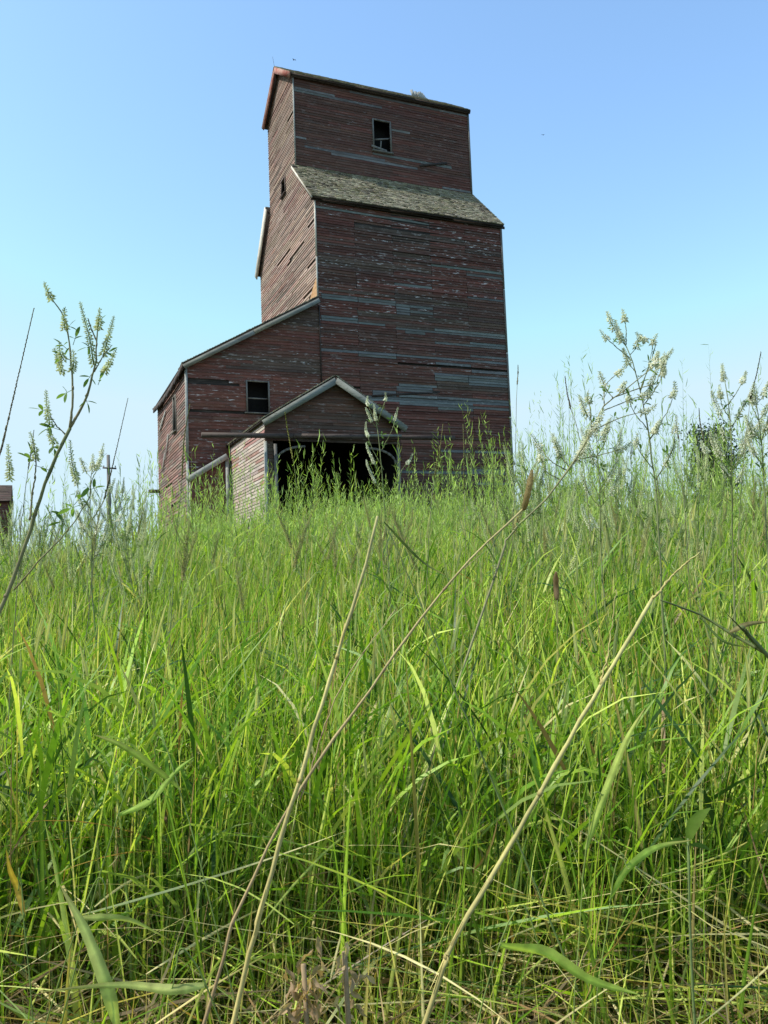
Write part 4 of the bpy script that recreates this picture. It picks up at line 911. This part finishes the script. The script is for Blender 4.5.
for lab, d, a, h, c in [('tall thin stalk with a small seed tip just right of the elevator', 2.4, [(510, 620), (514, 500)], [(517, 385), (518, 374), (518, 365)], (.35, .3, .16)),
                        ('brown seed stalk leaning left above the arching sweet clover', 2.0, [(596, 600), (584, 470), (575, 420)], [(571, 410), (567, 392), (565, 376)], (.28, .25, .14)),
                        ('tallest dark seed stalk at the right edge against the sky', 2.0, [(735, 600), (742, 480)], [(750, 400), (757, 372), (761, 352)], (.2, .2, .12)),
                        ('seed stalk with a stout brown ear right of the tallest sweet clover', 2.2, [(690, 600), (684, 500)], [(679, 440), (677, 430), (676, 420)], (.25, .22, .13)),
                        ('seed stalk leaning right in front of the skyline tree', 2.3, [(700, 610), (706, 520), (716, 450)], [(704, 440), (700, 422), (699, 408)], (.3, .28, .15)),
                        ('yellow ear standing against the bottom right of the elevator front', 2.3, [(426, 600), (430, 520)], [(434, 480), (440, 448), (443, 424)], (.36, .34, .15)),
                        ('green ear nearest the right corner of the elevator', 2.4, [(492, 620), (494, 530)], [(494, 500), (493, 470), (494, 455)], (.3, .32, .14)),
                        ('slim double ear before the middle of the elevator front', 2.4, [(466, 620), (465, 520)], [(464, 490), (464, 455), (463, 424)], (.32, .33, .14))]:
    spike_grass(lab, d, a, h, .0032, c, seed=hash(lab) % 97 if False else len(lab), r0=.0011)

# withered dock leaves and a broad green leaf in the foreground
def crumpled(px, py, d, n, size, col, label, seed, name='withered_plant', cat='withered plant'):
    r = random.Random(seed); b = at(px, py, d); z = gz(b[0], b[1]); root = empty(name, (b[0], b[1], z)); o = b-np.array([b[0], b[1], z])
    m = MB(); m.tube(curve([(0, .03, -.02), (.01, .01, o[2]*.5), (0, 0, o[2]+.02)], 8), [.003]*9 if False else .0028, 6, col=(.35, .25, .14)); m.build('stem', M_STEM, root, True)
    m = MB()
    for i in range(n):
        c = o+np.array([r.gauss(0, size*1.3), r.gauss(0, size*.9), r.gauss(-size, size*2.4)]); g = 5; a = unit(np.array([r.gauss(0, .6), r.gauss(0, .5), -1.0])); s = unit(np.cross(a, (r.gauss(0, 1), r.gauss(0, 1), .2))); u = np.cross(a, s)
        V = []
        for j in range(7):
            for k in range(g):
                t = j/6; w = math.sin(math.pi*min(.97, t+.08))*size*.55; kk = k/(g-1)-.5
                V.append(c+a*size*2.2*t+s*w*kk*1.4+u*(abs(kk)*w*1.3*math.sin(t*5+i)+r.gauss(0, size*.06)))
        Q = [(j*g+k, j*g+k+1, (j+1)*g+k+1, (j+1)*g+k) for j in range(6) for k in range(g-1)]
        m.add(V, Q, col=np.array(col)*r.uniform(.6, 1.25))
    m.build('foliage', M_LEAFM, root, True); props(root, label, cat)
crumpled(304, 985, .86, 46, .0085, (.50, .34, .20), 'crumpled brown withered leaves hanging low in the foreground, left clump', 31)
crumpled(345, 972, .88, 26, .0075, (.52, .38, .23), 'smaller crumpled brown withered leaf clump right of the larger one', 32)
# broad dark green leaf
b = at(688, 838, 1.15); z = gz(b[0], b[1]); root = empty('broadleaf_weed', (b[0], b[1], z)); m = MB(); o_ = b[2]-z
m.tube(curve([(0, 0, -.02), (0, .01, o_*.6), (0, 0, o_)], 8), .0018, 6, col=(.16, .22, .08)); m.build('stem', M_STEM, root, True)
m = MB(); rr = random.Random(5)
for (dx, dz, sz) in ((.35, .9, .062), (-.8, .35, .03), (.9, -.1, .028)): leaflet(m, np.array([0, 0, o_-.01]), RT*dx+UP*dz-FW*.3, sz, rr, (.12, .20, .03), 1.1, .34)
m.build('foliage', M_LEAFM, root, True); props(root, 'broad leaved dark green weed low at the right', 'weed')
# single broad grass blades that stand out
def big_blade(label, d, pts, wd, col, seed):
    plant_from_pixels('grass_blade', label, 'grass blade', d, [(pts[:2], .0009, .0007)], blades=[(pts, wd, col)], stemcol=(.24, .32, .08), seed=seed)
big_blade('broad grey green blade standing up at the bottom left', .92, [(118, 1030), (106, 985), (85, 930), (60, 885)], .014, (.46, .52, .16), 41)
big_blade('wide bright yellow green blade lying across the bottom right', .9, [(500, 945), (545, 955), (590, 980), (640, 995)][::1], .016, (.50, .60, .13), 42)
big_blade('long arching green blade at the lower right', 1.0, [(610, 900), (630, 868), (655, 848), (692, 840)], .010, (.34, .48, .09), 43)
big_blade('straight pale blade leaning right beside the thick dry stalk', 1.05, [(586, 850), (606, 790), (626, 740), (645, 708)], .009, (.46, .54, .13), 44)
big_blade('green blade slanting up right at the left middle of the meadow', 1.0, [(118, 815), (150, 800), (175, 772), (194, 757)], .008, (.34, .48, .09), 45)
big_blade('bright yellow green blade drooping left in the meadow', 1.0, [(180, 790), (150, 765), (120, 745), (96, 735)], .009, (.34, .42, .08), 46)
big_blade('grey green horizontal blade low at the left', .95, [(80, 918), (110, 918), (140, 925), (170, 940)], .009, (.44, .48, .16), 47)
big_blade('orange dying blade low at the left edge', 1.0, [(24, 915), (18, 890), (10, 870), (6, 850)], .007, (.50, .33, .06), 48)
big_blade('pale horizontal blade near the bottom centre', .9, [(205, 985), (170, 990), (120, 985), (40, 992)], .010, (.48, .52, .18), 49)

# ---- copies of seeded prototypes: tall stalks and young clovers standing over the meadow
def copy_tree(o, parent=None):
    c = o.copy(); COL.objects.link(c); c.parent = parent
    for ch in o.children: copy_tree(ch, c)
    return c
def proto_stalk(seed, H, kind, head):
    r = random.Random(seed); root = empty('tall_grass_stalk', (0, 0, 0)); a = r.uniform(0, 6.28); ln = r.uniform(.05, .22)*H; dx, dy = math.cos(a)*ln, math.sin(a)*ln
    C = curve([(0, 0, -.02), (dx*.1, dy*.1, H*.4), (dx*.45, dy*.45, H*.75), (dx, dy, H)], 14)
    k = int(len(C)*.86); m = MB(); m.tube(C[:k+1], np.linspace(.0016, .0009, k+1), 5, col=(.18, .22, .08), col2=(.28, .28, .14)); m.build('stem', M_STEM, root, True)
    m = MB()
    for t in (.3, .5, .66):
        p, d = along(C, t); aa = r.uniform(0, 6.28); q = curve([p, p+np.array([math.cos(aa)*.06, math.sin(aa)*.06, .10]), p+np.array([math.cos(aa)*.15, math.sin(aa)*.15, r.uniform(.05, .17)])], 7); V = []
        s = np.array([-math.sin(aa), math.cos(aa), .3])
        for i in range(len(q)): w = .0042*(1-(i/(len(q)-1))**2.5)+.0002; V += [q[i]-s*w, q[i]+s*w]
        m.add(V, [(2*i, 2*i+1, 2*i+3, 2*i+2) for i in range(len(q)-1)], col=(.15, .23, .06))
    m.build('foliage', M_LEAFM, root, True)
    m = MB()
    if kind == 'ear': spikelets(m, C[k:] if len(C[k:]) > 2 else C[k-1:], r, head, (.60, .58, .28))
    else:
        raceme(m, C[k-1:], r, .0042, (.62, .58, .32))
        for j in range(8):
            p, d = along(C, .8+.18*j/8); aa = r.uniform(0, 6.28); e = p+np.array([math.cos(aa)*.022, math.sin(aa)*.022, .045]); raceme(m, np.array([p, (p+e)/2+(0, 0, .006), e]), r, .0032, (.62, .58, .32), .5)
    m.build('seed_head', M_FLOW, root); return root
def proto_clover(seed, H):
    r = random.Random(seed); root = empty('sweet_clover', (0, 0, 0)); C = curve([(0, 0, -.02), (r.uniform(-.03, .03), r.uniform(-.03, .03), H*.4), (r.uniform(-.08, .08), r.uniform(-.08, .08), H*.75), (r.uniform(-.14, .14), r.uniform(-.14, .14), H)], 20)
    st = MB(); st.tube(C, np.linspace(.0028, .0009, len(C)), 6, col=(.2, .23, .1)); lf = MB(); sp = []
    for i in range(13):
        t = .32+.64*i/13; p, d = along(C, t); aa = i*2.4+r.uniform(-.4, .4); Ln = (1.15-t)*H*.42*r.uniform(.7, 1.2); o = np.array([math.cos(aa), math.sin(aa), 0])
        b = curve([p, p+o*Ln*.35+(0, 0, Ln*.5), p+o*Ln*.55+(0, 0, Ln*1.15)], 8); st.tube(b, np.linspace(.0012, .0005, len(b)), 4, col=(.2, .25, .1))
        k = len(b)//2; m = MB(); raceme(m, b[k:], r, .0042, (.84, .86, .62) if r.random() < .7 else (.30, .36, .18), .8); sp.append(m)
        for j in range(3): q, dd_ = along(b, r.uniform(.05, .6)); trefoil(lf, q, np.array([r.gauss(0, 1), r.gauss(0, 1), r.uniform(-.2, .8)]), r.uniform(.012, .02), r, (.13, .20, .07))
    for i in range(10): p, d = along(C, r.uniform(.1, .8)); trefoil(lf, p, np.array([r.gauss(0, 1), r.gauss(0, 1), r.uniform(-.2, .6)]), r.uniform(.014, .024), r, (.11, .19, .06))
    st.build('stem', M_STEM, root, True); lf.build('foliage', M_LEAFM, root, True)
    for m in sp: m.build('flower_spike', M_FLOW, root)
    return root
def plant_out(protos, places, label, cat, group):
    for i, (s, t, sc, rz) in enumerate(places):
        k = i % len(protos); o = protos[k] if i < len(protos) else copy_tree(protos[k])
        p = s*FW+t*RT; o.location = (p[0], p[1], float(ground_st(s, t))); o.rotation_euler = (0, 0, rz); o.scale = (sc, sc, sc); props(o, label, cat, group)
R = random.Random(77)
def spots(n, s0, s1, f0, f1, sc0, sc1):
    out = []
    for i in range(n):
        s = R.uniform(s0, s1); out.append((s, R.uniform(f0, f1)*s, R.uniform(sc0, sc1), R.uniform(0, 6.28)))
    return out
plant_out([proto_stalk(200+i, .95, 'ear', .0032) for i in range(3)], spots(64, 2.4, 6.5, -.44, .48, .85, 1.1), 'green grass stalk with a narrow seed ear above the meadow', 'grass stalk', 'eared grass stalks over the meadow')
plant_out([proto_stalk(210+i, 1.0, 'pan', .004) for i in range(3)], spots(80, 2.6, 7, -.46, .5, .85, 1.12), 'grass stalk with a loose feathery seed head above the meadow', 'grass stalk', 'feathery grass stalks over the meadow')
plant_out([proto_clover(220+i, 1.0) for i in range(4)], spots(30, 3.2, 7, .12, .5, .9, 1.25)+spots(20, 3.2, 7, -.46, -.25, .9, 1.25)+spots(12, 4.5, 9, -.24, .12, .8, 1.0), 'white flowering sweet clover rising among the meadow grass', 'wildflower', 'sweet clovers scattered through the meadow')

# ================================================================== LIGHT, SKY, CAMERA
SUN_EL = math.radians(50); sd = np.array([-math.cos(math.radians(9)), math.sin(math.radians(9)), 0])*math.cos(SUN_EL)+UP*math.sin(SUN_EL)
sun = bpy.data.lights.new('sun', 'SUN'); sun.energy = 5.0; sun.angle = math.radians(.53); sun.color = (1, .95, .86)
so_ = bpy.data.objects.new('sun', sun); COL.objects.link(so_); so_.rotation_euler = Vector(tuple(sd)).to_track_quat('Z', 'Y').to_euler()
wd = bpy.data.worlds.new('World'); SC.world = wd; wd.use_nodes = True; nt = wd.node_tree
bg = nt.nodes['Background']; sky = nt.nodes.new('ShaderNodeTexSky'); sky.sky_type = 'NISHITA'; sky.sun_disc = False
sky.sun_elevation = SUN_EL; sky.sun_rotation = math.atan2(sd[0], sd[1]); sky.air_density = 1.0; sky.dust_density = 1.0; sky.ozone_density = 1.0
tn = mixc(nt, 1.0, sky.outputs[0], (1.86, 2.15, 2.2), 'MULTIPLY'); tn = mixc(nt, 1.0, tn, (4.5, 5.95, 6.8), 'DARKEN'); L(nt, tn, bg.inputs[0]); bg.inputs[1].default_value = .15

cam = bpy.data.cameras.new('camera'); co = bpy.data.objects.new('camera', cam); COL.objects.link(co); SC.camera = co
cam.sensor_fit = 'VERTICAL'; cam.sensor_height = 32.0; cam.sensor_width = 24.0; cam.lens = F_PX/1024*32; cam.clip_start = .05; cam.clip_end = 12000
from mathutils import Matrix
# roll: image axes rotated by ROLL about the view direction
c, s = math.cos(ROLL), math.sin(ROLL)
cx = RT*c-CU*s; cy = RT*s+CU*c; cz = -CF
co.matrix_world = Matrix(((cx[0], cy[0], cz[0], 0), (cx[1], cy[1], cz[1], 0), (cx[2], cy[2], cz[2], 0), (0, 0, 0, 1)))
SC.view_settings.view_transform = 'Standard'; SC.view_settings.look = 'None'; SC.view_settings.exposure = 0; SC.view_settings.gamma = 1
SC.cycles.max_bounces = 6; SC.cycles.transmission_bounces = 4; SC.cycles.diffuse_bounces = 4
